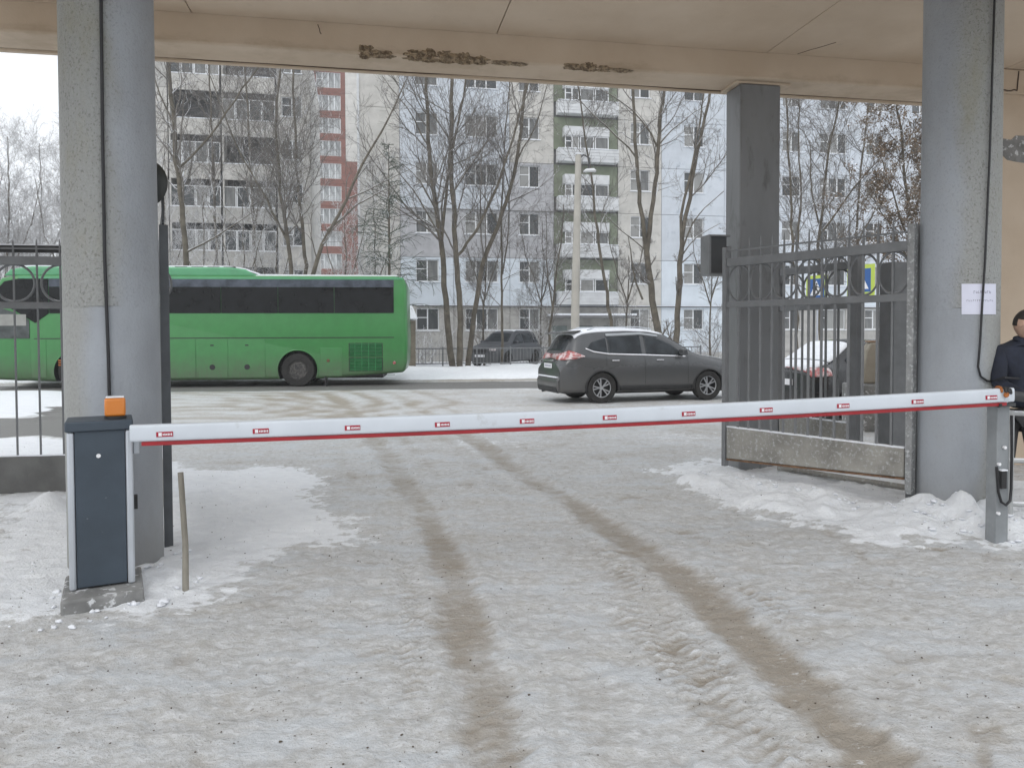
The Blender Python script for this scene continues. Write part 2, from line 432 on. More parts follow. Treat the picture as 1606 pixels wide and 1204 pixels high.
M['bark'] = mat('bark', (.115, .10, .078), .9, var=.3, vs=3, dark=(.06, .055, .045), ds=9, snow=(.52, .7, 4), bmp=(14, .6, .03))
M['twig'] = mat('snowy_twigs', (.15, .135, .12), .9, var=.2, vs=2, snow=(.42, .9, 3))
M['twig2'] = mat('very_snowy_twigs', (.28, .26, .245), .9, var=.2, vs=2, snow=(.1, 1.1, 5))
M['rustleaf'] = mat('dry_brown_leaves', (.18, .135, .095), .9, var=.3, vs=2, snow=(.5, .8, 4))
M['needle'] = mat('snowy_needles', (.075, .095, .07), .9, var=.3, vs=2, snow=(.55, .9, 5))
M['tyre'] = mat('tyre', (.022, .021, .020), .85, var=.3, vs=10)
M['skin'] = mat('skin', (.48, .31, .23), .5, var=.08, vs=20)
M['hair'] = mat('dark_hair', (.02, .016, .013), .7)
M['navycloth'] = mat('dark_navy_cloth', (.012, .016, .030), .85, var=.3, vs=12, bmp=(12, .5, .02))
M['orange'] = mat('orange_patch', (.34, .11, .025), .7, var=.3, vs=30)

# ------------------------------------------------------------------ ground, road (one sheet to the horizon)
def axis(*segs):
    out = []
    for a, b, st in segs:
        n = max(2, int(round((b-a)/st))); out += list(np.linspace(a, b, n, endpoint=False))
    return np.array(out)
def geo(a, b, n): return list(a * (b/a) ** (np.arange(n)/(n-1)))
gx = np.concatenate([-np.array(geo(14, 250, 20))[::-1], axis((-14+.4, -5, .22), (-5, -3.2, .05), (-3.2, 4.8, .0235), (4.8, 8, .07), (8, 18, .25)), np.array(geo(18, 250, 20))])
gy = np.concatenate([[-115, -60, -30, -15, -6, -2, 0, 1, 1.8], axis((2.2, 9.5, .0235), (9.5, 14, .05), (14, 22, .11), (22, 36, .2), (36, 60, 1.)), np.array(geo(60, 270, 12))])
GX, GY = np.meshgrid(gx, gy)
track_L = G((785,1260),(775,1204),(752,1080),(726,960),(700,880),(664,800),(625,740),(592,695),(566,655),(545,635),(520,622))
track_R = G((1440,1260),(1390,1204),(1262,1085),(1160,990),(1070,905),(990,850),(905,793),(815,740),(760,700),(700,660),(640,632))
lane_left = G((470,735),(500,780),(560,840),(640,900))
curveA = G((300,648),(400,650),(470,640),(485,628),(450,615),(380,612))
curveB = G((300,622),(420,624),(560,640),(600,632),(560,615))
bank_R = G((1075,752),(1180,768),(1300,795),(1400,815),(1520,838),(1640,850))
road_line = [(-60, 23.35-60*.096*1.0), (0, 24.3), (60, 30.0)]
def ground_fields(X, Y):
    X = np.array(X); Y = np.array(Y)
    n_w = fbm(X*1.1, Y*1.1, 4, 3); n_m = fbm(X*4, Y*5, 4, 11); n_f = fbm(X*13, Y*18, 3, 23)
    wx = X + (n_w-.5)*.5 + (n_m-.5)*.18; wy = Y + (fbm(X*1.1+50, Y*1.1, 4, 5)-.5)*.6 + (n_m-.5)*.15
    near = 1-sstep(9, 16, Y)
    h = (n_w-.5)*.04 + (n_m-.5)*.012*near + (n_f-.5)*.014*near + (fbm(X*19, Y*19, 2, 41)-.5)*.012*near
    pits = sstep(.60, .74, fbm(X*7, Y*9, 3, 131)); h -= pits*.010*near
    # lumps: crusted, ridged
    rid = 1-np.abs(fbm(X*6+3, Y*8, 3, 71)-.5)*2.6
    h += np.clip(rid, 0, 1)**3*.008*near
    dirt = .18*pits + .13*sstep(-1.6, .4, X+.08*(Y-3)) - .02 + .55*(fbm(X*.55, Y*.9, 4, 91)-.42); clean = np.zeros_like(X)+.10 + .5*(fbm(X*.8+9, Y*1.1, 4, 97)-.5); asph = np.zeros_like(X)
    # between the ruts and beyond: mid distance is grittier with snow specks
    dirt += .16*sstep(6, 10, Y)*(1-sstep(21, 23, Y)); clean += .20*sstep(7, 12, Y)
    for line, w, dp, st in ((track_L, .110, .014, .68), (track_R, .120, .016, .66)):
        d, a, s = dist_line(wx*.25+X*.75, wy*.25+Y*.75, line)
        k = (1-sstep(w*.35, w*1.9, d+.09*(n_f-.5)+.07*(n_m-.5)))*(.62+.75*(fbm(X*2.3+7, Y*1.3, 3, 191)-.05)*.8)
        k = np.clip(k, 0, 1); fade = (1-.5*sstep(4.5, 11, Y))*(.85+.3*fbm(a*.9, a*0, 2, 7))
        dirt += k*st*fade; clean -= k*.6*fade
        tread = .005*np.sin(a*2*PI/.08+np.abs(d)*40)*k*(1-sstep(4.5, 7, Y)); dirt -= .10*np.clip(tread/.005, 0, 1)*k; clean += .10*np.exp(-((d-w*1.75)/.06)**2)*near
        h = h*(1-.55*k) - dp*k + tread + .010*np.exp(-((d-w*1.6)/.05)**2)*near
    # side tread prints next to the right-hand rut
    for line, off, w in ((track_R, .34, .10), (track_R, -.30, .10), (track_L, -.28, .09), (track_L, .9, .1), (track_R, .75, .12)):
        d, a, s = dist_line(X, Y, line)
        k = np.exp(-(((d*s)-off)/w)**2)*(1-sstep(4.5, 7, Y))*sstep(.30, .52, fbm(X*.7+off*9, Y*.7, 2, 31))
        tr = np.sin(a*2*PI/.075+np.abs((d*s)-off)*55); h += .010*tr*k - .006*k; dirt += (.16-.34*tr)*k; clean += .34*np.clip(tr, 0, 1)*k
    for line in (curveA, curveB):
        d, a, s = dist_line(X, Y, line)
        for o_ in (0, .75, 1.6):
            k = np.exp(-((d-o_)/.22)**2); dirt += .34*k; clean -= .3*k; h -= .01*k
    # fainter older passes beside the two ruts
    for line, off, st in ((track_L, .42, .22), (track_L, -.55, .20), (track_R, .55, .24), (track_R, -.42, .20), (track_L, 1.35, .14), (track_R, 1.2, .16), (track_L, -1.1, .12)):
        d, a, s = dist_line(wx*.2+X*.8, wy*.2+Y*.8, line)
        k = np.exp(-((d*s-off)/.085)**2)*sstep(.36, .60, fbm(X*.6+off*5, Y*.45, 3, 211))
        dirt += st*k; h -= .006*k*near
    # trodden dents and grubby hollows
    rd_ = np.random.default_rng(12)
    for i in range(150):
        cy = rd_.uniform(2.5, 9.5); cx = rd_.uniform(-.72*cy, .72*cy); an = rd_.uniform(-.7, .7)+PI/2*(rd_.random() < .3); la, lb = rd_.uniform(.07, .15), rd_.uniform(.03, .055)
        m = (np.abs(X-cx) < .4) & (np.abs(Y-cy) < .4)
        if not m.any(): continue
        u_ = (X[m]-cx)*math.cos(an)+(Y[m]-cy)*math.sin(an); v_ = -(X[m]-cx)*math.sin(an)+(Y[m]-cy)*math.cos(an)
        q = (u_/la)**2+(v_/lb)**2+(n_f[m]-.5)*1.2; k = np.exp(-np.clip(q, 0, 9)**1.5)
        h[m] -= rd_.uniform(.004, .012)*k; h[m] += .004*np.exp(-(q-1.6)**2*2); dirt[m] += rd_.uniform(.0, .45)*k
    # swept edge of the clean patch on the left, and fresh snow banks
    pL = in_poly(wx, wy, G((262,738),(455,732),(500,790),(545,838),(430,880),(330,935),(225,965),(100,945),(60,905),(60,775),(262,745)))
    clean += .95*sstep(-.35, .30, pL+.5*(n_f-.5)+.35*(n_m-.5)); dirt -= .5*sstep(-.1, .2, pL); h += sstep(-.2, .5, pL)*(.0+.06*np.clip(fbm(X*2.2+4, Y*2.2, 4, 172)-.35, 0, 1))
    pL2 = in_poly(wx, wy, G((-300,768),(104,768),(104,960),(-120,1010),(-400,900)))
    clean += .45*sstep(-.2, .3, pL2); dirt -= .35*sstep(-.2, .3, pL2)
    pR = in_poly(wx, wy, G((1050,738),(1130,724),(1440,742),(1800,770),(1800,880),(1560,862),(1430,848),(1290,828),(1160,800),(1090,768)))
    clean += 1.0*sstep(-.22, .22, pR+.4*(n_f-.5)+.35*(n_m-.5)); dirt -= .6*sstep(-.1, .2, pR); h += sstep(-.15, .35, pR)*(.02+.16*np.clip(fbm(X*2.6, Y*2.6, 4, 171)-.33, 0, 1))
    d, a, s = dist_line(wx, wy, bank_R); h += .07*np.exp(-(d/.22)**2)*(.6+.8*n_m)
    for cx, cy, r, hh in ((3.75, 6.43, .50, .085), (4.0, 6.0, .22, .09), (3.55, 6.02, .16, .10), (-2.2, 4.74, .17, .07)):
        q = np.hypot(X-cx, Y-cy); h += hh*np.exp(-(q/r)**4)*np.clip(.1+1.9*(fbm(X*5.5+1, Y*5.5, 3, 151)-.18), 0, 2)
        clean += .8*np.exp(-(q/(r*1.25))**4)
    # small heap left behind the cabinet
    q = np.hypot(X-gnd(75, 800).x, Y-gnd(75, 800).y); h += .16*np.exp(-(q/.16)**2); 
    # road band and its far bank
    dr = Y - (24.3 + X*.096)
    rd = sstep(-2.1, -1.8, dr + (n_w-.5)*.5)*(1-sstep(1.1, 1.5, dr + (n_w-.5)*.4))
    asph = np.maximum(asph, rd); h = h*(1-rd) - .02*rd
    bank = sstep(2.0, 3.0, dr); clean += 1.3*bank; dirt -= .8*bank
    h += bank*(1-sstep(9, 14, dr))*(.17 + .30*(fbm(X*.5, Y*.5, 4, 61)-.35))
    edge = np.exp(-((dr-1.8)/.35)**2); dirt += .7*edge; h += .05*edge
    # left beyond the fence: asphalt drive between two snow strips
    pA = in_poly(wx, wy, G((-400,668),(60,655),(92,638),(150,636),(262,640),(262,690),(40,686),(-400,705)))
    asph = np.maximum(asph, .9*sstep(-.15, .2, pA)); h *= (1-.7*sstep(-.15, .2, pA))
    pS = in_poly(wx, wy, G((-600,612),(110,614),(110,632),(80,650),(-60,660),(-600,668)))
    clean += 1.0*sstep(-.2, .2, pS); h += .08*sstep(-.1, .6, pS)
    pS2 = in_poly(wx, wy, G((-600,700),(50,688),(262,695),(262,760),(-600,765))); clean += .6*sstep(-.2, .2, pS2)
    return h, dirt, clean, asph
gh, gd, gc, ga = ground_fields(GX, GY)
far = sstep(80, 200, np.abs(GX)) + sstep(60, 200, GY); gh = gh*np.clip(1-far, 0, 1)
V = np.stack([GX.ravel(), GY.ravel(), gh.ravel()], 1)
nx, ny = len(gx), len(gy)
ii = (np.arange(ny-1)[:, None]*nx + np.arange(nx-1)[None]).ravel()
ground = fast_quads('snowy_ground', V, np.stack([ii, ii+1, ii+1+nx, ii+nx], 1), M['ground'], smooth=True)
ground['kind'] = 'structure'
ca = ground.data.color_attributes.new('cover', 'FLOAT_COLOR', 'POINT')
cc = np.stack([np.clip(gd, 0, 1.2).ravel(), np.clip(gc, 0, 1.3).ravel(), ga.ravel(), np.ones(nx*ny)], 1).astype(np.float32)
ca.data.foreach_set('color', cc.ravel())
def gz(x, y):
    i = np.clip(np.searchsorted(gx, x), 1, nx-1); j = np.clip(np.searchsorted(gy, y), 1, ny-1)
    return float(gh[j, i])

# ------------------------------------------------------------------ entrance canopy: ceiling, rear beam, right-hand wall
A = R(10.6)
cu = Vector((math.cos(A), math.sin(A), 0)); cv = Vector((-math.sin(A), math.cos(A), 0))
O_B = Vector((0, 7.97, 0))       # a point on the inner face line of the rear beam
canopy = thing('entrance_canopy', 'tan plastered gateway canopy with a beam that is flaking along its lower edge', 'canopy', O_B, A)
ZB, ZC = 4.345, 4.63
def displaced_slab(name, x0, x1, y0, y1, z0, z1, m, parent, bevel=.02):
    return MB().box(x0, x1, y0, y1, z0, z1).build(name, m, parent, bevel=bevel)
displaced_slab('rear_beam', -9, 5.62, 0, .46, ZB, ZC+.6, M['plaster'], canopy, .025)
MB().box(-9, 5.62, .463, .52, ZB-.02, ZC+.6).build('drip_edge', M['plaster'], canopy, bevel=.008)
# ceiling slabs, with joints
xs = [-9, -6.1, -3.1, -.15, 2.85, 5.85, 8.9]
for a, b in zip(xs[:-1], xs[1:]):
    MB().box(a+.004, b-.004, -3.6, -.003, ZC, ZC+.22).build('ceiling_slab', M['plaster'], canopy, bevel=.006)
MB().box(-9, 9, -3.99, -3.603, ZB-.1, ZC+.6).build('front_beam', M['plaster'], canopy, bevel=.03)
MB().box(-9, 9, -3.99, .5, ZC+.63, ZC+.75).build('roof', M['concrete'], canopy)
wallr = thing('gateway_wall', 'tan plastered wall with a grey bare patch behind the right column', 'wall', O_B, A)
MB().box(5.625, 9.5, 0.0, .5, -.1, ZC-.005).build('wall_panel', M['plaster'], wallr, bevel=.02)
MB().box(5.62, 9.5, -.05, -.003, ZB+.0, ZC-.006).build('cornice', M['plaster'], wallr, bevel=.012)
rng = random.Random(5)
def blotch(cx, cz, w, h, seed, y=-.006, n=30, jag=.35):
    rr = random.Random(seed); pts = []
    for k in range(n):
        a = 2*PI*k/n; s = 1 + rr.uniform(-jag, jag)
        pts.append((cx + w*s*math.cos(a), cz + h*s*math.sin(a)))
    return pts
MB().prism(blotch(6.1, 3.72, .5, .13, 4), -.006, .01).build('bare_patch', M['concrete'], wallr)
def bx(px, py):                       # photo pixel -> canopy-local x, z on the inner beam face
    d = ray(px, py); o = Vector((0, 0, CAM_H)); t = (O_B - o).dot(cv)/d.dot(cv); p = o + d*t - O_B
    return p.dot(cu), p.z
for i, (px, w, h) in enumerate(((573, .10, .085), (598, .17, .04), (650, .13, .06), (672, .12, .075), (700, .14, .07), (728, .13, .065), (752, .13, .05), (790, .16, .018), (812, .12, .012), (900, .13, .032), (925, .12, .05), (948, .10, .03), (975, .15, .014))):
    x, z = bx(px, 90); rr = random.Random(i+20); mb = MB(); nu, nv = 26, 12
    for j in range(nv+1):
        th = PI*j/nv
        for k in range(nu):
            ph = 2*PI*k/nu; q = 1+rr.uniform(-.22, .22)
            mb.v.append((x+w*math.sin(th)*math.cos(ph)*q, .035+.052*math.sin(th)*math.sin(ph)*q, ZB+h*.55+h*.85*math.cos(th)*q))
    for j in range(nv):
        for k in range(nu): mb.f.append((j*nu+k, j*nu+(k+1) % nu, (j+1)*nu+(k+1) % nu, (j+1)*nu+k)); mb.m.append(0)
    mb.build('broken_plaster', M['spall'], canopy)
def crack(pts, name='crack', par=canopy, w=.006, y=-.002, ceil=False):
    rr = random.Random(len(pts)); P = []
    for (a, b), (c, d) in zip(pts[:-1], pts[1:]):
        for t in np.linspace(0, 1, 8, endpoint=False): P.append((a+(c-a)*t, b+(d-b)*t + rr.uniform(-.008, .008)))
    P.append(pts[-1])
    if ceil: P3 = [(x, v, ZC-.001) for x, v in P]
    else: P3 = [(x, y, z) for x, z in P]
    MB().tube(P3, w, 5).build(name, M['crack'], par)
crack([(-9, ZB+.004), (-3.4, ZB+.006), (0, ZB+.004), (5.6, ZB+.004)], w=.005, y=.462)
crack([(3.2, -.05), (3.42, -.42)], ceil=True, w=.004)
crack([(-1.9, ZB+.16), (-1.93, ZB+.26)], w=.004)
crack([(5.66, ZB+.02), (6.0, ZB+.04), (6.02, ZB+.26)], par=wallr, y=-.053, w=.008)

def column(x, y, r, m, label, z1, n=48):
    o = MB().lathe([(r+.0, -.15), (r, 1.2), (r*.985, 3), (r*.975, z1)], n, (0, 0, 0)).build('column', m, smooth=True)
    o.location = (x, y, 0); return tag(o, label, 'column')
column(-2.722, 5.22, .295, M['colL'], 'round grey painted column behind the barrier cabinet', ZC-.004)
column(3.752, 6.43, .298, M['colR'], 'round grey painted column carrying a white paper notice', ZC-.004)
# the rear column, cased, backlit shade put into its paint colour, under the beam
cB = thing('column', 'dark backlit grey column under the rear beam behind the open gate leaf', 'column', at(1180, 525, 8.72).xy.to_3d(), A)
MB().box(-.245, .235, -.17, .19, -.1, ZB-.03).build('shaft', M['colB'], cB, bevel=.02)
MB().box(-.30, .36, -.16, .22, ZB-.028, ZB-.002).build('capital_plate', M['plaster'], cB, bevel=.004)

# ------------------------------------------------------------------ barrier
CY = R(27.5)
CP = Vector(((139-803)/F*4.45, 4.56, 0))
plinth = MB().box(-.208, .212, -.31, .22, -.1, .085).build('concrete_plinth', M['concrete'], bevel=.015)
plinth.location = CP; plinth.rotation_euler = (0, 0, CY); tag(plinth, 'rough concrete block under the barrier cabinet, partly covered with snow', 'plinth')
bar = thing('barrier_gate', 'white barrier boom with red lower edge lowered from its slate blue cabinet', 'barrier', (CP.x, CP.y, .088), CY)
HC = .975
MB().box(-.131, .128, -.142, .142, .01, HC-.06).build('cabinet_body', M['navy'], bar, bevel=.004)
for s in (-1, 1):
    MB().box(s*.131 if s > 0 else -.170, .170 if s > 0 else -.134, -.150, .150, .0, HC-.062).build('side_profile', M['alu'], bar, bevel=.012, seg=3)
MB().box(-.178, .173, -.158, .156, HC-.06, HC).build('cabinet_lid', M['navy'], bar, bevel=.008)
MB().lathe([(.001, 0), (.012, 0), (.012, .006), (.001, .006)], 14, (-.01, -.149, .77), 'y').build('key_lock', M['white'], bar, smooth=True)
MB().box(.1715, .192, -.05, .0, .42, .50).build('side_socket', M['black'], bar)
bcn = MB().lathe([(.058, 0), (.060, .012), (.060, .018)], 20, (.080, -.07, HC)).build('beacon', M['black'], bar, smooth=True)
def beacon_lens():
    m, nt, b = nodes('amber_plastic'); b.inputs['Base Color'].default_value = (.62, .19, .015, 1); b.inputs['Roughness'].default_value = .3
    b.inputs['Subsurface Weight'].default_value = .0; b.inputs['Coat Weight'].default_value = .5; return m
M['amber'] = beacon_lens()
MB().box(-.056+.080, .056+.080, -.126, -.014, HC+.018, HC+.125).build('lens', M['amber'], bcn, bevel=.014, seg=4)
MB().box(-.048+.080, .048+.080, -.118, -.022, HC+.1255, HC+.132).build('snow_cap', M['snow'], bcn, bevel=.004)
# boom: world points -> local frame of the barrier
Minv = (Matrix.Translation(bar.location) @ Matrix.Rotation(CY, 4, 'Z')).inverted()
B0 = at(206, 681, 4.42); B1 = at(1586, 620, 5.42)
b0 = Minv @ B0; b1 = Minv @ B1; bd = (b1-b0).normalized(); bL = (b1-b0).length
boom = MB(); prof = []
for k in range(20):
    a = 2*PI*k/20; c_, s_ = math.cos(a), math.sin(a)
    prof.append((.030*math.copysign(abs(c_)**.35, c_), .050*math.copysign(abs(s_)**.45, s_)))
bz = Vector((0, 0, 1)); bn = bd.cross(bz).normalized(); bz = bn.cross(bd).normalized()
def along(t): return b0 + bd*t - Vector((0, 0, .022*math.sin(PI*t/bL)))   # slight sag
nst = 24; vs = []; fs = []
for i in range(nst+1):
    p = along(bL*i/nst)
    vs += [p + bn*(-q[0]) + bz*(q[1]+.006) for q in prof]
for i in range(nst):
    for k in range(20): fs.append((i*20+k, i*20+(k+1) % 20, (i+1)*20+(k+1) % 20, (i+1)*20+k))
fs += [tuple(range(20)), tuple(range(nst*20, nst*20+20))]
boomo = boom.add(vs, fs).build('boom', M['boomw'], bar, smooth=True)
rb = MB()
for i in range(nst):
    p, q = along(.06+(bL-.12)*i/nst), along(.06+(bL-.12)*(i+1)/nst)
    rb.add([p+bn*.026-bz*.044, p-bn*.026-bz*.044, p-bn*.026-bz*.066, p+bn*.026-bz*.066, q+bn*.026-bz*.044, q-bn*.026-bz*.044, q-bn*.026-bz*.066, q+bn*.026-bz*.066],
           [(0,4,5,1),(1,5,6,2),(2,6,7,3),(3,7,4,0)] + ([(0,1,2,3)] if i == 0 else []) + ([(4,7,6,5)] if i == nst-1 else []))
rb.build('rubber_strip', M['boomr'], boomo)
# the flat end piece
e1 = along(bL)
MB().lathe([(.002, 0), (.030, .002), (.036, .02), (.036, .05)], 16, (0, 0, 0), 'x').build('end_cap', M['boomw'], boomo, smooth=True, loc=e1-bd*.03)
bpy.data.objects['end_cap'].scale = (1, 1, 1.55); bpy.data.objects['end_cap'].rotation_euler = (0, -math.asin(bd.z)+PI, math.atan2(bd.y, bd.x))
# box that clamps the boom to the cabinet
MB().box(.1710, .205, -.10, .0, .76, .90).build('boom_clamp', M['alu'], bar, bevel=.006)
def t_of_px(px):
    d = ray(px, 650); o = Vector((0, 0, CAM_H))
    # solve in plan
    A2 = np.array([[d.x, -(B1-B0).normalized().x], [d.y, -(B1-B0).normalized().y]]); t = np.linalg.solve(A2, np.array([B0.x, B0.y])); return float(t[1])*(B1-B0).length/(B1-B0).length
stk_rng = random.Random(2)
for px in (260, 410, 553, 693, 825, 954, 1077, 1198, 1318, 1434, 1549):
    t = t_of_px(px); p = along(t) + bn*.0315
    if bn.dot(Vector((0, -1, 0))) < 0: p = along(t) - bn*.0315
    nn = bn if bn.dot(Vector((0, -1, 0))) > 0 else -bn
    hw, hh = .046, .0145
    def card(cx, cz, w, h, off): 
        c0 = p + bd*cx + bz*(cz-.002) + nn*off
        a_, b_, d_ = bd*w, bz*h, nn*.0012
        return [c0-a_-b_-d_, c0+a_-b_-d_, c0+a_+b_-d_, c0-a_+b_-d_, c0-a_-b_+d_, c0+a_-b_+d_, c0+a_+b_+d_, c0-a_+b_+d_]
    BF = [(0,3,2,1),(4,5,6,7),(0,1,5,4),(1,2,6,5),(2,3,7,6),(3,0,4,7)]
    so = MB().add(card(0, 0, hw, hh, 0), BF).build('reflector_sticker', M['sticker'], boomo)
    mk = MB().add(card(-.024, 0, .009, .010, .0018), BF)
    for q in range(6):
        mk.add(card(-.007+q*.009, -.001, .0028, .005+.0015*(q % 2), .0018), BF)
        if q % 2: mk.add(card(-.007+q*.009+.003, -.004, .0018, .0012, .0021), BF)
    mk.build('printed_mark', M['white'], so)

# receiving post at the boom's right end
PP = at(1566, 525, 5.62)
post = thing('receiver_post', 'grey square steel post that receives the boom end, with a looped black cable', 'post', (PP.x, PP.y, 0), A)
MB().box(-.045, .060, -.05, .05, -.1, 1.02).build('post_tube', mat('post_paint', (.24, .255, .265), .5, var=.12, vs=5, dark=(.5, .5, .5), ds=20, dthr=(.66, .75)), post, bevel=.006)
MB().tube([(-.055, -.06, .58), (-.052, -.075, .40), (-.03, -.08, .325), (.01, -.08, .30), (.045, -.08, .33), (.062, -.07, .42), (.072, -.06, .70), (.075, -.05, .95)], .010, 8).build('cable_loop', M['cable'], post, smooth=True)
MB().box(-.032, .012, -.085, -.057, .42, .55).build('junction_box', M['black'], post, bevel=.004)
MB().box(-.035, .015, -.088, -.056, .5505, .560).build('snow_cap', M['snow'], post)
for z, x in ((.60, -.045), (.72, 0), (.24, -.045)):
    MB().lathe([(.001, 0), (.012, 0), (.010, .02), (.001, .025)], 10, (x, -.08, z), 'y').build('bolt', M['white'], post, smooth=True)
MB().add([(-.07,-.09,1.02),(.07,-.09,1.02),(.09,.09,1.02),(-.09,.09,1.02),(-.07,-.09,1.045),(.07,-.09,1.045),(.09,.09,1.045),(-.09,.09,1.045)], [(0,3,2,1),(4,5,6,7),(0,1,5,4),(1,2,6,5),(2,3,7,6),(3,0,4,7)]).build('top_plate', M['darkmetal'], post)

# cables on the columns
def cable(name, pts, r, label, clips=()):
    t = MB().tube([Vector(p) for p in pts], r, 8).build(name, M['cable'], smooth=True); return tag(t, label, 'cable')
def on_col(cx, cy, r, px, py):
    """point on a column's surface hit by the ray"""
    d = ray(px, py); a = d.x**2+d.y**2; b = -2*(cx*d.x+cy*d.y); c = cx*cx+cy*cy-r*r
    t = (-b-math.sqrt(max(0, b*b-4*a*c)))/(2*a); return Vector((d.x*t, d.y*t, CAM_H+d.z*t))
cable('power_cable', [on_col(-2.722, 5.22, .308, *q) for q in ((158,-60),(159,60),(160,130),(161,230),(163,330),(164,400),(167,480),(170,560),(172,640))], .0105, 'black cable running straight down the left column to the barrier cabinet')
cr = [on_col(3.752, 6.43, .315, *q) for q in ((1561,-40),(1558,60),(1555,160),(1552,250),(1548,340),(1545,410),(1541,470),(1537,540),(1534,575),(1538,590),(1548,597),(1556,598))]
cable('power_cable', cr, .0085, 'black cable down the right column over the paper notice, hooking right at the bottom')
cable('stay_cable', [on_col(3.752, 6.43, .315, 1556, 598), at(1575, 592, 6.0), at(1590, 593, 6.1), at(1640, 596, 6.3)], .010, 'black cable stretched from the right column past the man')
# paper notice, curved round the column
nt_ = MB(); cols = 10; rows = 6; px0, px1, py0, py1 = 1508, 1562, 445, 493
for j in range(rows+1):
    for i in range(cols+1):
        nt_.v.append(tuple(on_col(3.752, 6.43, .3015, px0+(px1-px0)*i/cols, py0+(py1-py0)*j/rows)))
for j in range(rows):
    for i in range(cols): nt_.f.append((j*(cols+1)+i, j*(cols+1)+i+1, (j+1)*(cols+1)+i+1, (j+1)*(cols+1)+i)); nt_.m.append(0)
notice = thing('paper_notice', 'white printed paper notice taped to the right column under the cable', 'notice', on_col(3.752, 6.43, .301, 1535, 470))
def keepw(o, par): o.parent = par; o.matrix_parent_inverse = Matrix.Translation(-Vector(par.location)); return o
keepw(nt_.build('sheet', M['paper'], smooth=True), notice)
txt = MB()
tr = random.Random(8)
def glyph(px, py, w, h):
    q = [on_col(3.752, 6.43, .3025, a, b) for a, b in ((px, py), (px+w, py), (px+w, py+h), (px, py+h))]; txt.add(q, [(0,1,2,3)])
for k in range(8):
    x = 1527+k*3.5; glyph(x, 456, .8, 4.6 if k == 0 else 3.6); glyph(x, 456 if k % 3 == 0 else 459, 2.2, .9)
    if k % 2: glyph(x+1.8, 457, .7, 3)
for k in range(13):
    x = 1516+k*3.3; glyph(x, 470, .7, 2.8); glyph(x, 470+tr.choice((0, 2)), 2.0, .7)
keepw(txt.build('print', M['print']), notice)

# ------------------------------------------------------------------ fence and gate leaves (one pattern)
def fence_leaf(root, L, bt=.010, rsx=1., kpoly=None, kmat=None, z0=.22, zk=.57, zr2=1.86, zr1=2.30, ztop=2.42, mats=None, ring_pitch=.43, bar_p=.215, kick=True, left_stile=True, right_stile=True, spike=.14, rings=True, toprod=True, start=0.):
    g = mats or M['gate']; nb = int(round(L/bar_p))
    if kick:
        q = kpoly or [(.01, z0), (L-.01, z0), (L-.01, zk), (.01, zk)]
        MB().prism(q, -.028, .028).build('kick_panel', kmat or M['kick'], root, bevel=.01)
        MB().prism([(q[0][0], q[0][1]-.02), (q[1][0], q[1][1]-.02), (q[1][0], q[1][1]-.002), (q[0][0], q[0][1]-.002)], -.024, .024).build('rusty_lower_edge', M['rust'], root)
        MB().prism([(q[3][0], q[3][1]+.001), (q[2][0], q[2][1]+.001), (q[2][0], q[2][1]+.012), (q[3][0], q[3][1]+.012)], -.024, .024).build('snow_line', M['snow'], root)
    MB().box(0, L, -.024, .024, zr1-.042, zr1+.042).build('top_rail', g, root, bevel=.003)
    MB().box(0, L, -.024, .024, zr2-.032, zr2+.032).build('middle_rail', g, root, bevel=.003)
    if toprod: MB().box(0, L, -.008, .008, ztop-.008, ztop+.008).build('top_rod', g, root)
    bm_ = MB().box(-bt, bt, -bt, bt, zk-.02 if kick else z0, zr2-.033).mesh('bar', g)
    bm2 = MB().box(-bt*.97, bt*.97, -bt*.97, bt*.97, zr2+.033, zr1-.043).mesh('short_bar', g)
    sp = MB().add([(-.009,-.009,zr1+.043),(.009,-.009,zr1+.043),(.009,.009,zr1+.043),(-.009,.009,zr1+.043),(-.005,-.005,ztop+spike*.6),(.005,-.005,ztop+spike*.6),(.005,.005,ztop+spike*.6),(-.005,.005,ztop+spike*.6),(0,0,ztop+spike)],
        [(0,3,2,1),(0,1,5,4),(1,2,6,5),(2,3,7,6),(3,0,4,7),(4,5,8),(5,6,8),(6,7,8),(7,4,8)]).mesh('spike', g)
    for i in range(nb+1):
        x = start + i*bar_p
        if x > L-.03 or x < .03: continue
        for nm, me in (('bar', bm_), ('short_bar', bm2), ('spike', sp)):
            o = bpy.data.objects.new(nm, me); link(o, root); o.location = (x, 0, 0)
    if rings:
        rr = (zr1-zr2)/2-.036
        rm = MB().ring((0, 0, (zr1+zr2)/2), rr, .012).mesh('ring', g, smooth=True)
        k = 0
        while start + bar_p*(1+2*k) < L-.03:
            o = bpy.data.objects.new('ring', rm); link(o, root); o.location = (start+bar_p*(1+2*k), .016, 0); o.scale = (rsx, 1, 1); k += 1
            if k > 60: break
H0 = at(1141, 525, 8.05); H1 = at(1424, 525, 6.55)
dv = (H1-H0); Lg = math.hypot(dv.x, dv.y)
gateR = thing('gate_leaf', 'open grey steel gate leaf with circles, its kick plate crusted with frost', 'gate', (H0.x, H0.y, 0), math.atan2(dv.y, dv.x))
fence_leaf(gateR, Lg, start=.0, rsx=.74, bar_p=Lg/14, bt=.0095, kpoly=[(.01, .245), (Lg-.01, .315), (Lg-.01, .565), (.01, .575)])
MB().box(-.05, -.002, -.03, .03, .16, 2.46).build('hinge_stile', M['gate'], gateR, bevel=.004)
MB().box(Lg+.002, Lg+.06, -.035, .035, .18, 2.48).build('closing_stile', M['frost'], gateR, bevel=.004)
gp = at(1433, 525, 6.72)
o = MB().box(-.05, .05, -.05, .05, -.1, 2.5).build('gate_post', M['gate'], bevel=.006); o.location = (gp.x, gp.y, 0); o.rotation_euler = (0, 0, R(-30))
tag(o, 'grey square steel post just left of the notice column', 'post')
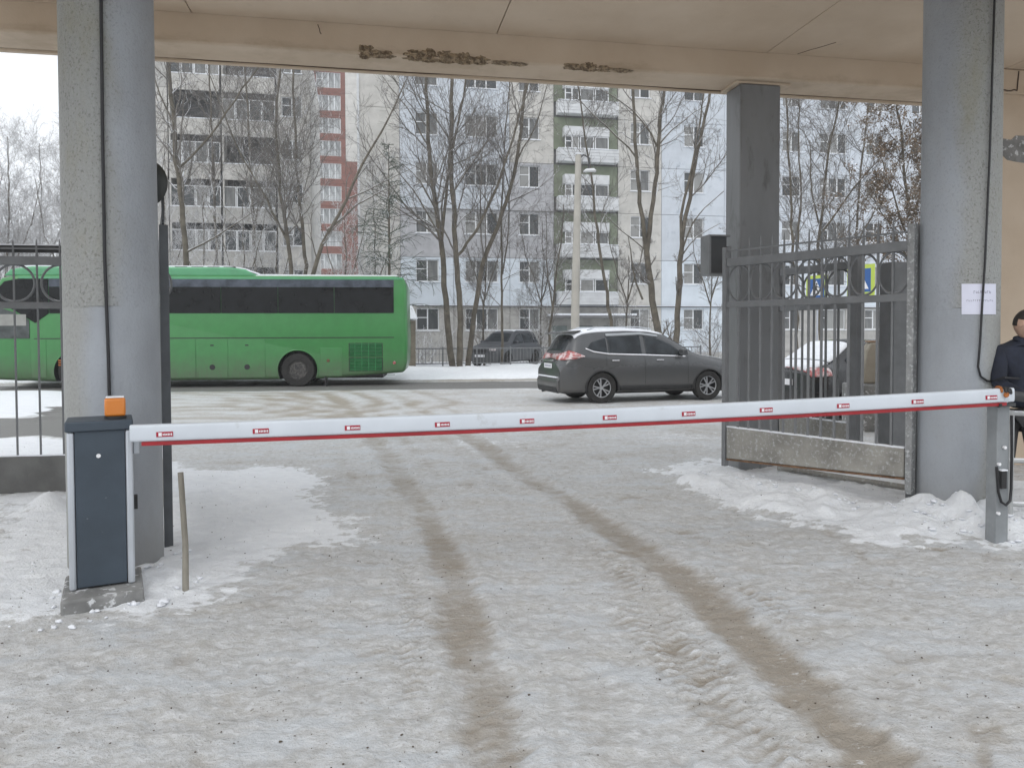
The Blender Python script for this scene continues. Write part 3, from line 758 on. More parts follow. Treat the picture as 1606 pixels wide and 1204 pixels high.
# rail lying under the gate
K0 = at(1215, 525, 8.3); K1 = at(1560, 525, 6.7)
o = MB().tube([(K0.x+.05, K0.y, .10), (K1.x, K1.y, .08)], .035, 6).build('ground_rail', M['kick'], smooth=True); tag(o, 'snow dusted steel pipe lying on the ground below the open gate leaf', 'pipe')
# second leaf behind
Q0 = at(1224, 525, 9.35); Q1 = at(1335, 525, 8.35); dq = Q1-Q0; Lq = math.hypot(dq.x, dq.y)
gate2 = thing('gate_leaf', 'second grey gate leaf seen through the bars of the frosted leaf', 'gate', (Q0.x, Q0.y, 0), math.atan2(dq.y, dq.x))
fence_leaf(gate2, Lq, start=0., bar_p=Lq/6)
MB().box(-.06, -.002, -.035, .035, .1, 2.5).build('hinge_stile', M['gate'], gate2, bevel=.004)
MB().box(Lq+.002, Lq+.11, -.035, .035, .1, 2.5).build('closing_stile', M['gate'], gate2, bevel=.004)
p = at(1403, 525, 8.1)
o = MB().box(-.115, .115, -.1, .1, -.1, 2.30).build('steel_pier', M['gate'], bevel=.01); o.location = (p.x, p.y, 0); o.rotation_euler = (0, 0, A); tag(o, 'wide dark grey steel pier behind the right end of the gate', 'post')
# left fence
f0 = at(-260, 525, 7.35); f1 = at(253, 525, 7.75); df = f1-f0; Lf = math.hypot(df.x, df.y)
fenL = thing('steel_fence', 'grey steel fence with circles and a solid base plate left of the barrier', 'fence', (f0.x, f0.y, 0), math.atan2(df.y, df.x))
fence_leaf(fenL, Lf, bt=.0075, kmat=M['plate'], z0=.0, zk=.365, start=.105, spike=.10, mats=M['fence'])
MB().box(0, Lf, .035, .075, 2.385, 2.455).build('black_pipe', M['black'], fenL)
MB().box(0, Lf, .035, .075, 2.456, 2.468).build('snow_line', M['snow'], fenL)
# left gate leaf, seen edge-on behind the column
e0 = at(259, 525, 5.66); e1_ = at(252, 525, 7.55)
dl = e1_-e0; Ll = math.hypot(dl.x, dl.y)
gateL = thing('gate_leaf', 'open gate leaf seen edge-on right behind the left column', 'gate', (e0.x, e0.y, 0), math.atan2(dl.y, dl.x))
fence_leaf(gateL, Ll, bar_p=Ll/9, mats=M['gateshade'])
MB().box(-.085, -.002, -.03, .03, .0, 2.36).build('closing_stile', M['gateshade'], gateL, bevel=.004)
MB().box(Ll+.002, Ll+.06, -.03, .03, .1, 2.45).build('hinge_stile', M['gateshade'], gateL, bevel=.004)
# convex mirror on its rod
mp_ = at(224, 287, 6.0)
mir = thing('convex_mirror', 'dark round traffic mirror sticking out behind the left column', 'mirror', (mp_.x, mp_.y, 0))
MB().lathe([(.001, -.05), (.09, -.042), (.16, -.015), (.185, .0), (.19, .012), (.18, .03), (.1, .05), (.001, .055)], 36, (0, 0, mp_.z), 'y').build('mirror_disc', mat('mirror_back', (.03, .034, .032), .4), mir, smooth=True)
MB().tube([(.13, .05, 2.33), (.13, .05, mp_.z-.1)], .012, 8).build('rod', M['darkmetal'], mir, smooth=True)
# stake
s0 = gnd(291, 930); s1 = at(282, 741, s0.y)
o = MB().tube([(s0.x, s0.y, -.08), (s0.x*.998, s0.y, .3), (s1.x, s0.y+.01, s1.z)], [.020, .0175, .0165], 10).build('marker_stake', M['wood'], smooth=True)
tag(o, 'thin weathered stake leaning in the snow right of the barrier cabinet', 'stake')
# box on the rear column
bp = at(1122, 401, 8.35)
eb = thing('speaker_box', 'dark open fronted box fixed to the left of the rear column', 'box', (bp.x, bp.y, bp.z), A)
MB().box(-.10, .10, -.06, .12, -.20, .20).build('housing', M['darkmetal'], eb)
fm = MB(); fm.box(-.118, -.096, -.10, .12, -.215, .215); fm.box(-.096, .125, -.10, .12, -.215, -.196); fm.box(-.096, .125, -.10, .12, .196, .215)
fm.build('rim', M['gate'], eb)
MB().box(.125, .16, -.05, .05, -.1, .1).build('bracket', M['gate'], eb)

# ------------------------------------------------------------------ vehicles
def bool_cut(o, cutters):
    """subtract cylinders, bake the result"""
    tmp = []
    for cm in cutters:
        c = bpy.data.objects.new('cutter', cm); COL.objects.link(c); tmp.append(c)
        b = o.modifiers.new('cut', 'BOOLEAN'); b.operation = 'DIFFERENCE'; b.object = c; b.solver = 'EXACT'
        b.material_mode = 'TRANSFER'
        c.matrix_world = Matrix.Identity(4)
    keep = o.matrix_world.copy(); par = o.parent; o.parent = None; o.matrix_world = Matrix.Identity(4)
    dg = bpy.context.evaluated_depsgraph_get(); dg.update()
    me = bpy.data.meshes.new_from_object(o.evaluated_get(dg)); o.modifiers.clear(); o.data = me
    for c in tmp: bpy.data.objects.remove(c)
    o.parent = par
    return o
def wheel(parent, x, y, z, r, w, side, rimm, spokes=10, rim_r=.62, label=None, bus=False):
    """wheel with tyre; side = +1 when its outer face looks to +y"""
    root = bpy.data.objects.new('wheel', None); link(root, parent); root.location = (x, y, z); root.rotation_euler = (0, 0, 0 if side > 0 else PI)
    rr = r*rim_r
    MB().lathe([(rr, -w/2), (r*.93, -w/2), (r*.985, -w*.40), (r, -w*.2), (r, w*.2), (r*.985, w*.40), (r*.93, w/2), (rr*1.05, w/2), (rr, w*.42), (rr, -w/2)], 44, (0, 0, 0), 'y').build('tyre', M['tyre'], root, smooth=True, autosm=30)
    rim = MB()
    rim.lathe([(.001, w*.05), (rr*.99, w*.02), (rr*.99, w*.0)], 32, (0, 0, 0), 'y', 0)
    rim.ring((0, w*.40, 0), rr*.97, rr*.05, 'y', 36, 6, 1)
    if bus:
        rim.lathe([(.001, w*.30), (rr*.25, w*.28), (rr*.32, w*.12), (rr*.55, w*.08), (rr*.72, w*.16), (rr*.9, w*.34)], 32, (0, 0, 0), 'y', 1)
        for k in range(10):
            a = 2*PI*k/10; rim.lathe([(.001, w*.17), (.016, w*.17), (.016, w*.10)], 8, (rr*.5*math.cos(a), 0, rr*.5*math.sin(a)), 'y', 1)
    else:
        for k in range(spokes):
            a = 2*PI*(k//2)/(spokes/2) + (.20 if k % 2 else -.20); c, s = math.cos(a), math.sin(a)
            a0 = 2*PI*(k//2)/(spokes/2); c0, s0 = math.cos(a0), math.sin(a0)
            p0 = Vector((rr*.16*c0, w*.33, rr*.16*s0)); p1 = Vector((rr*.95*c, w*.38, rr*.95*s)); tdir = Vector((-s, 0, c))*.011*(r/.36)
            y_ = Vector((0, -.03, 0))
            rim.add([p0-tdir, p0+tdir, p1+tdir*1.2, p1-tdir*1.2, p0-tdir+y_, p0+tdir+y_, p1+tdir*1.2+y_, p1-tdir*1.2+y_], [(0,1,2,3),(4,7,6,5),(0,4,5,1),(1,5,6,2),(2,6,7,3),(3,7,4,0)], 1)
        rim.lathe([(.001, w*.38), (rr*.2, w*.36), (rr*.22, w*.1)], 20, (0, 0, 0), 'y', 1)
    rim.build('rim', [M['black'], rimm], root, smooth=True, autosm=35)
    return root

class CarShape:
    """half-section loft; all values as (x, value) knots, x from the tail (0) forward"""
    def __init__(s, L, W, top, belt, roofw, width, zb=.24):
        s.L, s.W, s.zb = L, W, zb
        X = np.linspace(0, L, 400); s.X = X
        def sm(k, w=9):
            v = np.interp(X, [a for a, _ in k], [b for _, b in k]); pad = np.pad(v, w, mode='edge'); return np.convolve(pad, np.ones(2*w+1)/(2*w+1), 'valid')
        s.top = sm(top, 5); s.belt = sm(belt, 7); s.rw = sm(roofw); s.wd = sm(width, 6)
    def at_(s, arr, x): return float(np.interp(x, s.X, arr))
    def section(s, x):
        t = s.at_(s.top, x); b = min(s.at_(s.belt, x), t-.03); w = s.at_(s.wd, x)*s.W/2; rw = min(s.at_(s.rw, x), w*.96); zb = s.zb
        zm = max(zb+.05, min(.62, b-.12))
        raw = [(0, zb), (w*.80, zb), (w*.95, zb+.03), (w*.985, zb+.16), (w, zm), (w*.99, (zm+b)/2+.02), (w*.955, b), (rw+(w*.955-rw)*.12, b+(t-b)*.80), (rw*.90, t-.035*min(1, (t-b)/.3)), (rw*.55, t-.004), (0, t)]
        pts = [np.array(p, float) for p in raw]
        for _ in range(2):
            new = [pts[0]]
            for p, q in zip(pts[:-1], pts[1:]): new += [p*.75+q*.25, p*.25+q*.75]
            new.append(pts[-1]); pts = new
        return np.array(pts)
    def y(s, x, z):
        P = s.section(x); k = len(P)//6; return float(np.interp(z, P[k:, 1], P[k:, 0]))
    def ztop(s, x, y):
        P = s.section(x)[::-1]; return float(np.interp(y, P[:len(P)//2, 0], P[:len(P)//2, 1]))
    def body(s, n=84):
        m = MB(); xs = list(s.L*(0.5-0.5*np.cos(np.linspace(0, PI, n)))); np_ = None
        for x in xs:
            P = s.section(x); np_ = len(P)
            ring = [(x, p[0], p[1]) for p in P] + [(x, -p[0], p[1]) for p in P[-2:0:-1]]; m.v += ring
        k = 2*np_-2
        for i in range(n-1):
            for j in range(k): m.f.append((i*k+j, i*k+(j+1) % k, (i+1)*k+(j+1) % k, (i+1)*k+j)); m.m.append(0)
        m.f.append(tuple(range(k))); m.m.append(0); m.f.append(tuple(range((n-1)*k, n*k))); m.m.append(0)
        return m
    def side_patch(s, poly, side, off=.006, nx_=26, nz_=8, thick=0):
        """polygon given as lower and upper knots over x -> curved panel on the body side"""
        lo, hi = poly; x0, x1 = lo[0][0], lo[-1][0]; m = MB()
        for i in range(nx_+1):
            x = x0+(x1-x0)*i/nx_; a = np.interp(x, [p[0] for p in lo], [p[1] for p in lo]); b = np.interp(x, [p[0] for p in hi], [p[1] for p in hi])
            for j in range(nz_+1):
                z = a+(b-a)*j/nz_; m.v.append((x, side*(s.y(x, z)+off), z))
        for i in range(nx_):
            for j in range(nz_): m.f.append((i*(nz_+1)+j, (i+1)*(nz_+1)+j, (i+1)*(nz_+1)+j+1, i*(nz_+1)+j+1)); m.m.append(0)
        return m
    def top_patch(s, xk, hwk, off=.006, nx_=14, ny_=14, y0=None):
        m = MB()
        for i in range(nx_+1):
            x = xk[0]+(xk[1]-xk[0])*i/nx_; hw = hwk[0]+(hwk[1]-hwk[0])*i/nx_
            for j in range(ny_+1):
                y = -hw+2*hw*j/ny_; m.v.append((x, y, s.ztop(x, abs(y))+off))
        for i in range(nx_):
            for j in range(ny_): m.f.append((i*(ny_+1)+j, (i+1)*(ny_+1)+j, (i+1)*(ny_+1)+j+1, i*(ny_+1)+j+1)); m.m.append(0)
        return m
def solid(o, t=.01, off=1):
    s = o.modifiers.new('thick', 'SOLIDIFY'); s.thickness = t; s.offset = off; return o

def build_car(root, cs, paint, glass, wheels, wr, windows, rearwin, windshield, rimm, lights=None, snow_top=None, arch=.045, tw=.22, ww_off=.0):
    cuts = []
    for wx in wheels:
        for sd in (-1, 1):
            cuts.append(MB().lathe([(wr+arch, -.36), (wr+arch, .36)], 40, (wx, sd*(cs.W/2), wr-.01), 'y').mesh('cut', M['black']))
    bo = cs.body().build('body', [paint], root, smooth=True, autosm=38); bo.data.materials.append(M['black'])
    bool_cut(bo, cuts); bo.data.set_sharp_from_angle(angle=R(35))
    MB().box(.25, cs.L-.3, -cs.W*.33, cs.W*.33, .2, .45).build('underbody', M['black'], root)
    for wx in wheels:
        for sd in (-1, 1):
            wheel(root, wx, sd*(cs.W/2-tw/2-.025), wr, wr, tw, sd, rimm)
    for sd in (-1, 1):
        for kind, poly in windows:
            o = cs.side_patch(poly, sd, .004).build(kind, glass, root, smooth=True); solid(o, .004)
    if rearwin: solid(cs.top_patch(*rearwin).build('rear_window', glass, root, smooth=True), .004)
    if windshield: solid(cs.top_patch(*windshield).build('windshield', glass, root, smooth=True), .004)
    return bo

chrome = mat('chrome', (.7, .7, .72), .18, metal=.9, var=.03)
silver = mat('silver_rim', (.55, .56, .58), .3, metal=.7, var=.1)
M['steelrim'] = mat('dirty_steel_rim', (.09, .085, .08), .6, metal=.2, var=.5, vs=10, dark=(.03, .03, .03), ds=12, dthr=(.45, .6))
gls = make_glass('car_glass', (.02, .023, .026), .05)
redl = mat('red_lens', (.36, .08, .075), .25, var=.3, vs=14, coat=.5, dark=(.62, .52, .52), ds=9, dthr=(.42, .62))
clearl = mat('clear_lens', (.55, .50, .50), .2, var=.1)

def arc(c, r, t, a0=-8):
    return MB().tube([(c[0]+r*math.cos(R(a)), c[1], c[2]+r*math.sin(R(a))) for a in np.linspace(a0, 180-a0, 30)], t, 6)
# --- grey SUV
suv_paint = make_paint('graphite_paint', (.070, .073, .077), .26, (.115, .108, .098), (.25, .95), .15, .6)
rw = at(942, 606, 17.35)
suvdir = R(16.5)
suv = thing('parked_suv', 'dark grey SUV with snow on its roof parked across the exit', 'car', (0, 0, 0), suvdir)
cs = CarShape(4.64, 1.83,
    [(0, .80), (.03, 1.02), (.10, 1.12), (.20, 1.28), (.36, 1.54), (.50, 1.63), (.9, 1.685), (1.6, 1.705), (2.2, 1.68), (2.62, 1.60), (3.0, 1.40), (3.38, 1.15), (3.55, 1.09), (4.0, 1.03), (4.35, .95), (4.52, .82), (4.62, .66), (4.64, .60)],
    [(0, .72), (.12, .98), (.5, 1.10), (1.2, 1.075), (3.3, 1.0), (3.7, .95), (4.4, .84), (4.64, .55)],
    [(0, .50), (.3, .58), (.6, .63), (2.2, .64), (3.0, .66), (3.5, .74), (4.3, .62), (4.64, .4)],
    [(0, .83), (.08, .90), (.3, .965), (.8, 1.0), (3.7, 1.0), (4.2, .94), (4.5, .80), (4.64, .60)])
wins = [('quarter_window', ([(.66, 1.26), (.78, 1.20), (1.12, 1.135)], [(.66, 1.27), (.76, 1.38), (1.12, 1.49)])),
        ('side_window', ([(1.16, 1.13), (1.98, 1.10)], [(1.16, 1.50), (1.5, 1.53), (1.98, 1.535)])),
        ('side_window', ([(2.08, 1.10), (3.02, 1.06)], [(2.08, 1.53), (2.4, 1.49), (2.75, 1.34), (3.02, 1.13)]))]
build_car(suv, cs, suv_paint, gls, (.97, 3.68), .355, wins, ((.15, .33), (.56, .53), .008), ((2.66, 3.34), (.54, .68), .006), silver)
for sd in (-1, 1):
    # bright window surround, taillight wrapping the corner, handles, mirror, cladding
    solid(cs.side_patch(([(.60, 1.235), (.78, 1.155), (1.14, 1.10), (2.0, 1.072), (3.1, 1.03)], [(.60, 1.26), (.78, 1.19), (1.14, 1.137), (2.0, 1.109), (3.1, 1.062)]), sd, .010, 40, 2).build('window_trim', chrome, suv, smooth=True), .006)
    solid(cs.side_patch(([(1.14, 1.515), (2.0, 1.55), (2.45, 1.50)], [(1.14, 1.575), (2.0, 1.605), (2.45, 1.54)]), sd, .018, 30, 2).build('wind_deflector', mat('smoky_deflector', (.34, .36, .38), .3), suv, smooth=True), .01)
    tl = solid(cs.side_patch(([(.05, .98), (.30, 1.00), (.56, 1.06)], [(.05, 1.09), (.25, 1.20), (.56, 1.075)]), sd, .010, 16, 5).build('taillight', redl, suv, smooth=True), .02)
    solid(cs.side_patch(([(.06, 1.045), (.50, 1.058)], [(.06, 1.062), (.50, 1.068)]), sd, .034, 12, 2).build('lens_strip', clearl, tl, smooth=True), .004)
    for hx in (1.30, 2.42):
        y_ = cs.y(hx, .98)
        MB().box(hx-.09, hx+.09, sd*(y_+.006) if sd > 0 else -(y_+.035), sd*(y_+.035) if sd > 0 else -(y_+.006), .955, .985).build('door_handle', chrome, suv, bevel=.01)
    solid(cs.side_patch(([(1.40, .29), (3.24, .29)], [(1.40, .40), (3.24, .40)]), sd, .012, 20, 3).build('sill_cladding', M['black'], suv, smooth=True), .012)
    for gx_ in (2.04, 1.08, 3.14):
        zz = [(.42 if gx_ != 1.08 else .80), (1.06 if gx_ != 1.08 else 1.10)]
        solid(cs.side_patch(([(gx_-.004, zz[0]), (gx_+.004, zz[0])], [(gx_-.004, zz[1]), (gx_+.004, zz[1])]), sd, .001, 1, 12).build('door_gap', M['black'], suv), .002)
    my = cs.y(2.98, 1.12)
    MB().box(2.92, 3.06, sd*my+(.02 if sd > 0 else -.24), sd*my+(.24 if sd > 0 else -.02), 1.08, 1.22).build('wing_mirror', suv_paint, suv, bevel=.03, seg=3)
    ry = .52
    MB().tube([(.75, sd*ry, 1.66), (.95, sd*ry, 1.725), (2.0, sd*(ry+.02), 1.735), (2.35, sd*(ry+.02), 1.69)], .014, 8).build('roof_rail', M['alu'], suv, smooth=True)
    arc((.97, sd*.912, .345), .398, .017).build('arch_lip', M['black'], suv, smooth=True)
    arc((3.68, sd*.912, .345), .398, .017).build('arch_lip', M['black'], suv, smooth=True)
MB().prism([(.16, 1.615), (.10, 1.60), (.12, 1.575), (.50, 1.60), (.60, 1.66)], -.58, .58).build('spoiler', suv_paint, suv, bevel=.01)
pl = MB().box(-.022, -.010, -.26, .26, .79, .90).build('number_plate', M['white'], suv, bevel=.003)
mk = MB()
for k in range(8): mk.box(-.0245, -.0225, -.21+k*.055, -.18+k*.055, .82, .875)
mk.build('plate_marks', M['print'], pl)
MB().prism([(.0, .26), (-.045, .34), (-.055, .52), (.0, .60), (.14, .60), (.14, .26)], -.72, .72).build('rear_bumper', suv_paint, suv, bevel=.035, seg=4)
MB().prism([(-.03, .24), (-.052, .30), (-.062, .38), (.05, .38), (.05, .24)], -.66, .66).build('bumper_valance', M['black'], suv, bevel=.02)
MB().box(-.05, .0, -.66, .66, .585, .612).build('bumper_snow', M['snow'], suv)
MB().box(-.03, .02, -.33, .33, .955, .985).build('tailgate_trim', chrome, suv, bevel=.005)
MB().tube([(.02, .55, .22), (.2, .55, .25)], .03, 10).build('exhaust', M['darkmetal'], suv, smooth=True)
solid(cs.top_patch((.40, 2.62), (.62, .60), .0, 24, 16).build('roof_snow', M['snow'], suv, smooth=True), .022)
solid(cs.top_patch((3.45, 4.2), (.62, .5), .0, 12, 10).build('bonnet_snow', M['snow'], suv, smooth=True), .008)
def place_at_wheel(root, wheel_local, target, rz):
    c, s = math.cos(rz), math.sin(rz); root.location = (target.x-(wheel_local[0]*c-wheel_local[1]*s), target.y-(wheel_local[0]*s+wheel_local[1]*c), target.z); root.rotation_euler = (0, 0, rz)
place_at_wheel(suv, (.97, -.80), Vector((rw.x, rw.y, gz(rw.x, rw.y)-.005)), suvdir)

# --- two more cars from the same kind of loft
def simple_car(label, loc, rz, paint, kind, name='parked_car', snow=True, group=None):
    root = thing(name, label, 'car', loc, rz, group)
    if kind == 'suv':
        c = CarShape(4.5, 1.82, [(0, .85), (.04, 1.1), (.15, 1.3), (.4, 1.62), (.9, 1.70), (2.1, 1.70), (2.5, 1.60), (3.2, 1.13), (3.4, 1.08), (4.1, 1.0), (4.4, .90), (4.5, .7)],
            [(0, .8), (.4, 1.05), (3.2, 1.0), (4.5, .6)], [(0, .5), (.5, .6), (2.2, .62), (3.3, .74), (4.5, .5)], [(0, .85), (.3, .97), (.8, 1), (3.6, 1), (4.2, .95), (4.5, .78)])
        w = [('side_window', ([(.5, 1.12), (1.0, 1.1)], [(.5, 1.3), (1.0, 1.5)])), ('side_window', ([(1.06, 1.1), (1.9, 1.08)], [(1.06, 1.52), (1.9, 1.53)])), ('side_window', ([(1.98, 1.08), (2.9, 1.05)], [(1.98, 1.53), (2.4, 1.45), (2.9, 1.12)]))]
        build_car(root, c, paint, gls, (.85, 3.5), .35, w, ((.14, .34), (.55, .52)), ((2.56, 3.16), (.54, .68)), M['steelrim'])
        for sd in (-1, 1):
            MB().box(4.34, 4.47, sd*.45 if sd > 0 else -.78, .78 if sd > 0 else sd*.45, .74, .88).build('headlight', clearl, root, bevel=.04)
            my = c.y(2.8, 1.1); MB().box(2.74, 2.88, sd*my+(.02 if sd > 0 else -.2), sd*my+(.2 if sd > 0 else -.02), 1.08, 1.2).build('wing_mirror', paint, root, bevel=.03)
        MB().box(4.485, 4.515, -.42, .42, .66, .86).build('grille', M['black'], root, bevel=.01)
        MB().box(4.52, 4.53, -.26, .26, .46, .57).build('number_plate', M['white'], root)
        MB().box(.04, .20, -.75, .75, .72, .74).build('tail_trim', M['black'], root)
        sx = (.5, 2.3)
    else:
        c = CarShape(4.4, 1.74, [(0, .80), (.04, .98), (.3, 1.03), (.5, 1.06), (1.05, 1.40), (1.5, 1.455), (2.2, 1.44), (2.5, 1.36), (3.1, 1.0), (3.3, .96), (4.0, .88), (4.3, .76), (4.4, .6)],
            [(0, .75), (.4, .93), (3.1, .88), (4.4, .5)], [(0, .5), (.6, .55), (1.3, .56), (2.2, .58), (3.1, .7), (4.4, .5)], [(0, .84), (.25, .96), (.8, 1), (3.5, 1), (4.1, .94), (4.4, .78)])
        w = [('side_window', ([(.80, 1.0), (1.0, .99), (1.7, .98)], [(.80, 1.08), (1.05, 1.26), (1.7, 1.33)])), ('side_window', ([(1.78, .98), (2.75, .95)], [(1.78, 1.335), (2.2, 1.31), (2.75, 1.04)]))]
        build_car(root, c, paint, gls, (.85, 3.45), .31, w, ((.53, 1.0), (.60, .52)), ((2.52, 3.06), (.54, .66)), M['steelrim'])
        for sd in (-1, 1):
            solid(c.side_patch(([(.03, .78), (.36, .80)], [(.03, .94), (.36, .93)]), sd, .008, 10, 4).build('taillight', redl, root, smooth=True), .02)
            my = c.y(2.7, 1.0); MB().box(2.64, 2.78, sd*my+(.02 if sd > 0 else -.2), sd*my+(.2 if sd > 0 else -.02), .98, 1.1).build('wing_mirror', paint, root, bevel=.03)
        solid(c.top_patch((.50, 1.06), (.62, .54), .008, 10, 10).build('rear_glass_snow', M['snow'], root, smooth=True), .02)
        snow = False
        solid(c.top_patch((.04, .46), (.62, .64), .002, 10, 10).build('boot_snow', M['snow'], root, smooth=True), .02)
        MB().box(-.02, .0, -.26, .26, .62, .73).build('number_plate', M['white'], root)
        sx = (1.1, 2.2)
    if snow: solid(c.top_patch(sx, (.52, .52), .0, 12, 10).build('roof_snow', M['snow'], root, smooth=True), .02)
    return root
blackp = make_paint('black_paint', (.012, .012, .014), .25, (.06, .058, .055), (.2, .7), 0, .5)
darkp = make_paint('dark_blue_paint', (.035, .04, .05), .35, (.12, .12, .115), (.2, 1.4), 0, .7)
pz = at(792, 560, 38.0)
simple_car('dark snow dusted SUV parked among the trees facing left', (pz.x+1.15, 38.5, .10), R(180+60), darkp, 'suv')
pb = at(1245, 560, 14.6)
simple_car('black car with a red taillight behind the right gate, its rear window under snow', (pb.x-.35, 14.2, 0), R(22), blackp, 'sedan')
pc = at(1450, 560, 20)
simple_car('dark car standing farther right beyond the notice column', (pc.x, 20.5, 0), R(10), darkp, 'suv')

# --- green coach
bus_paint = make_paint('green_coach_paint', (.034, .205, .048), .28, (.085, .10, .065), (.15, 1.25), 0, .95)
bus_light = make_paint('pale_green_roof_paint', (.075, .30, .14), .35, (.3, .4, .35), (.0, .1), 0, .1)
glass_bus = make_glass('coach_glass', (.004, .0045, .005), .06)
glass_top = make_glass('coach_tint_band', (.045, .052, .065), .25)
busr = at(640, 600, 23.95)
RB = R(180+5.3)
bus = thing('green_coach', 'long bright green coach with dark window band standing on the street', 'bus', (busr.x, busr.y, gz(busr.x, busr.y+.3)), RB)
# local: +x forward, +y = side facing the camera, z up
prof = [(.10, .42), (.02, .75), (.0, 1.5), (.03, 3.15), (.12, 3.36), (.4, 3.42), (11.5, 3.42), (12.0, 3.34), (12.25, 3.0), (12.52, 1.6), (12.55, .9), (12.45, .30), (10.6, .22), (4.5, .22), (2.6, .24), (1.4, .32)]
bb = MB().prism(prof, -2.5, 0).build('body', [bus_paint], None)
bb.data.materials.append(M['black'])
bmod = bb.modifiers.new('bev', 'BEVEL'); bmod.width = .11; bmod.segments = 4; bmod.limit_method = 'ANGLE'; bmod.angle_limit = R(60)
WZ, WR = .52, .515
bool_cut(bb, [MB().lathe([(WR+.09, -.45), (WR+.09, .45)], 48, (wx, sy, WZ), 'y').mesh('cut', M['black']) for wx in (3.38, 9.95) for sy in (0, -2.5)])
bb.parent = bus; bb.data.polygons.foreach_set('use_smooth', [True]*len(bb.data.polygons)); bb.data.set_sharp_from_angle(angle=R(30))
MB().box(.8, 11.8, -2.2, -.3, .24, .6).build('underbody', M['black'], bus)
for wx in (3.38, 9.95):
    for sy, sd in ((-.17, 1), (-2.33, -1)):
        wheel(bus, wx, sy, WZ-.005, WR, .30, sd, M['steelrim'], rim_r=.56, bus=True)
# windows: one part per pane, the tinted strip above them
wx_ = [.42, 2.25, 3.95, 5.65, 7.35, 9.05, 10.65]
for a, b in zip(wx_[:-1], wx_[1:]):
    MB().box(a+.006, b-.006, .004, .022, 2.27, 3.06).build('window', glass_bus, bus, bevel=.006)
MB().box(.42, 10.645, .004, .024, 3.064, 3.30).build('tint_band', glass_top, bus, bevel=.006)
MB().prism([(10.66, 2.27), (11.05, 1.98), (11.62, 2.35), (12.16, 2.62), (12.10, 3.0), (11.9, 3.22), (11.5, 3.30), (10.66, 3.30)], .004, .022).build('front_side_glass', glass_bus, bus, bevel=.006)
MB().prism([(11.22, 1.52), (12.33, 1.52), (12.24, 2.50), (11.64, 2.30), (11.22, 2.07)], .005, .021).build('driver_window', make_glass('driver_glass', (.05, .055, .055), .1), bus, bevel=.006)
MB().box(11.3, 12.25, .0225, .030, 1.90, 2.24).build('window_blind', mat('grey_blind', (.30, .30, .28), .8), bus, bevel=.004)
# moulding line, hatches with gaps, handles
MB().box(.42, 11.1, .001, .010, 1.50, 1.525).build('side_moulding', M['black'], bus)
for x0, x1, z0, z1 in ((4.35, 5.45, .30, 1.47), (5.47, 6.40, .30, 1.47), (6.42, 8.10, .30, 1.47), (8.12, 9.2, .30, 1.47), (10.75, 11.2, .34, 1.47), (2.02, 2.70, .32, 1.20)):
    MB().box(x0+.008, x1-.008, .002, .012, z0, z1).build('luggage_hatch', bus_paint, bus, bevel=.006)
    if x1-x0 > .9:
        MB().lathe([(.001, 0), (.085, 0), (.08, .012), (.001, .016)], 16, ((x0+x1)/2, .012, .62), 'y').build('hatch_lock', M['black'], bus, smooth=True)
        bpy.context.view_layer.update()
        MB().box((x0+x1)/2-.05, (x0+x1)/2+.05, .0125, .02, 1.27, 1.31).build('side_marker', M['black'], bus)
arc((3.38, .006, WZ), WR+.10, .02, -22).build('arch_lip', bus_paint, bus, smooth=True)
grg = mat('grille_green', (.03, .22, .07), .5)
for z0, z1 in ((.47, .89), (.92, 1.34)):
    gr = MB().box(.78, 1.82, .002, .010, z0, z1).build('engine_grille', M['black'], bus)
    for k in range(9):
        MB().add([(.80, .011, z0+.01+k*.0445), (1.80, .011, z0+.01+k*.0445), (1.80, .030, z0+.038+k*.0445), (.80, .030, z0+.038+k*.0445), (.80, .012, z0+.043+k*.0445), (1.80, .012, z0+.043+k*.0445)], [(0,1,2,3),(3,2,5,4),(0,3,4),(1,5,2)]).build('louvre', grg, gr)
    for k in range(4):
        MB().box(.99+k*.21, 1.01+k*.21, .030, .036, z0, z1).build('grille_bar', grg, gr)
MB().box(.4, 1.3, .0125, .016, .345, .36).build('rear_scuff', M['black'], bus)
MB().lathe([(.001, 0), (.05, 0), (.05, .02), (.001, .02)], 12, (.42, .002, .72), 'y').build('side_lamp', redl, bus, smooth=True)
MB().lathe([(.001, 0), (.05, 0), (.05, .015), (.001, .015)], 12, (2.45, .012, .80), 'y').build('filler_cap', M['rust'], bus, smooth=True)
for k in range(3): MB().box(10.3-.0, 10.42, .013, .018, .70+k*.07, .74+k*.07).build('orange_decal', M['orange'], bus)
# roof pod with vents, snow on it
MB().prism([(4.55, 3.40), (4.95, 3.62), (5.4, 3.69), (11.2, 3.69), (11.8, 3.60), (12.0, 3.40)], -2.25, -.12).build('roof_pod', bus_light, bus, bevel=.05, seg=3)
MB().prism([(4.75, 3.53), (5.0, 3.662), (5.45, 3.728), (11.1, 3.728), (11.6, 3.70), (11.5, 3.60), (5.0, 3.60)], -2.1, -.20).build('pod_snow', M['snow'], bus, bevel=.02)
for k in range(4): MB().box(5.25+k*.48, 5.6+k*.48, -.1995, -.15, 3.66, 3.70).build('pod_vent', M['black'], bus)
MB().prism([(.25, 3.42), (.35, 3.455), (4.5, 3.47), (4.7, 3.43), (4.7, 3.415)], -2.3, -.14).build('roof_snow', M['snow'], bus, bevel=.01)
MB().box(.14, 11.5, .003, .016, 3.305, 3.37).build('gutter', bus_light, bus, bevel=.004)
MB().tube([(12.1, .02, 3.05), (12.45, .14, 3.02), (12.75, .25, 2.95)], [.05, .055, .05], 10).build('mirror_arm', bus_light, bus, smooth=True)
MB().box(12.66, 12.86, .16, .36, 2.45, 2.98).build('wing_mirror', bus_light, bus, bevel=.05, seg=3)
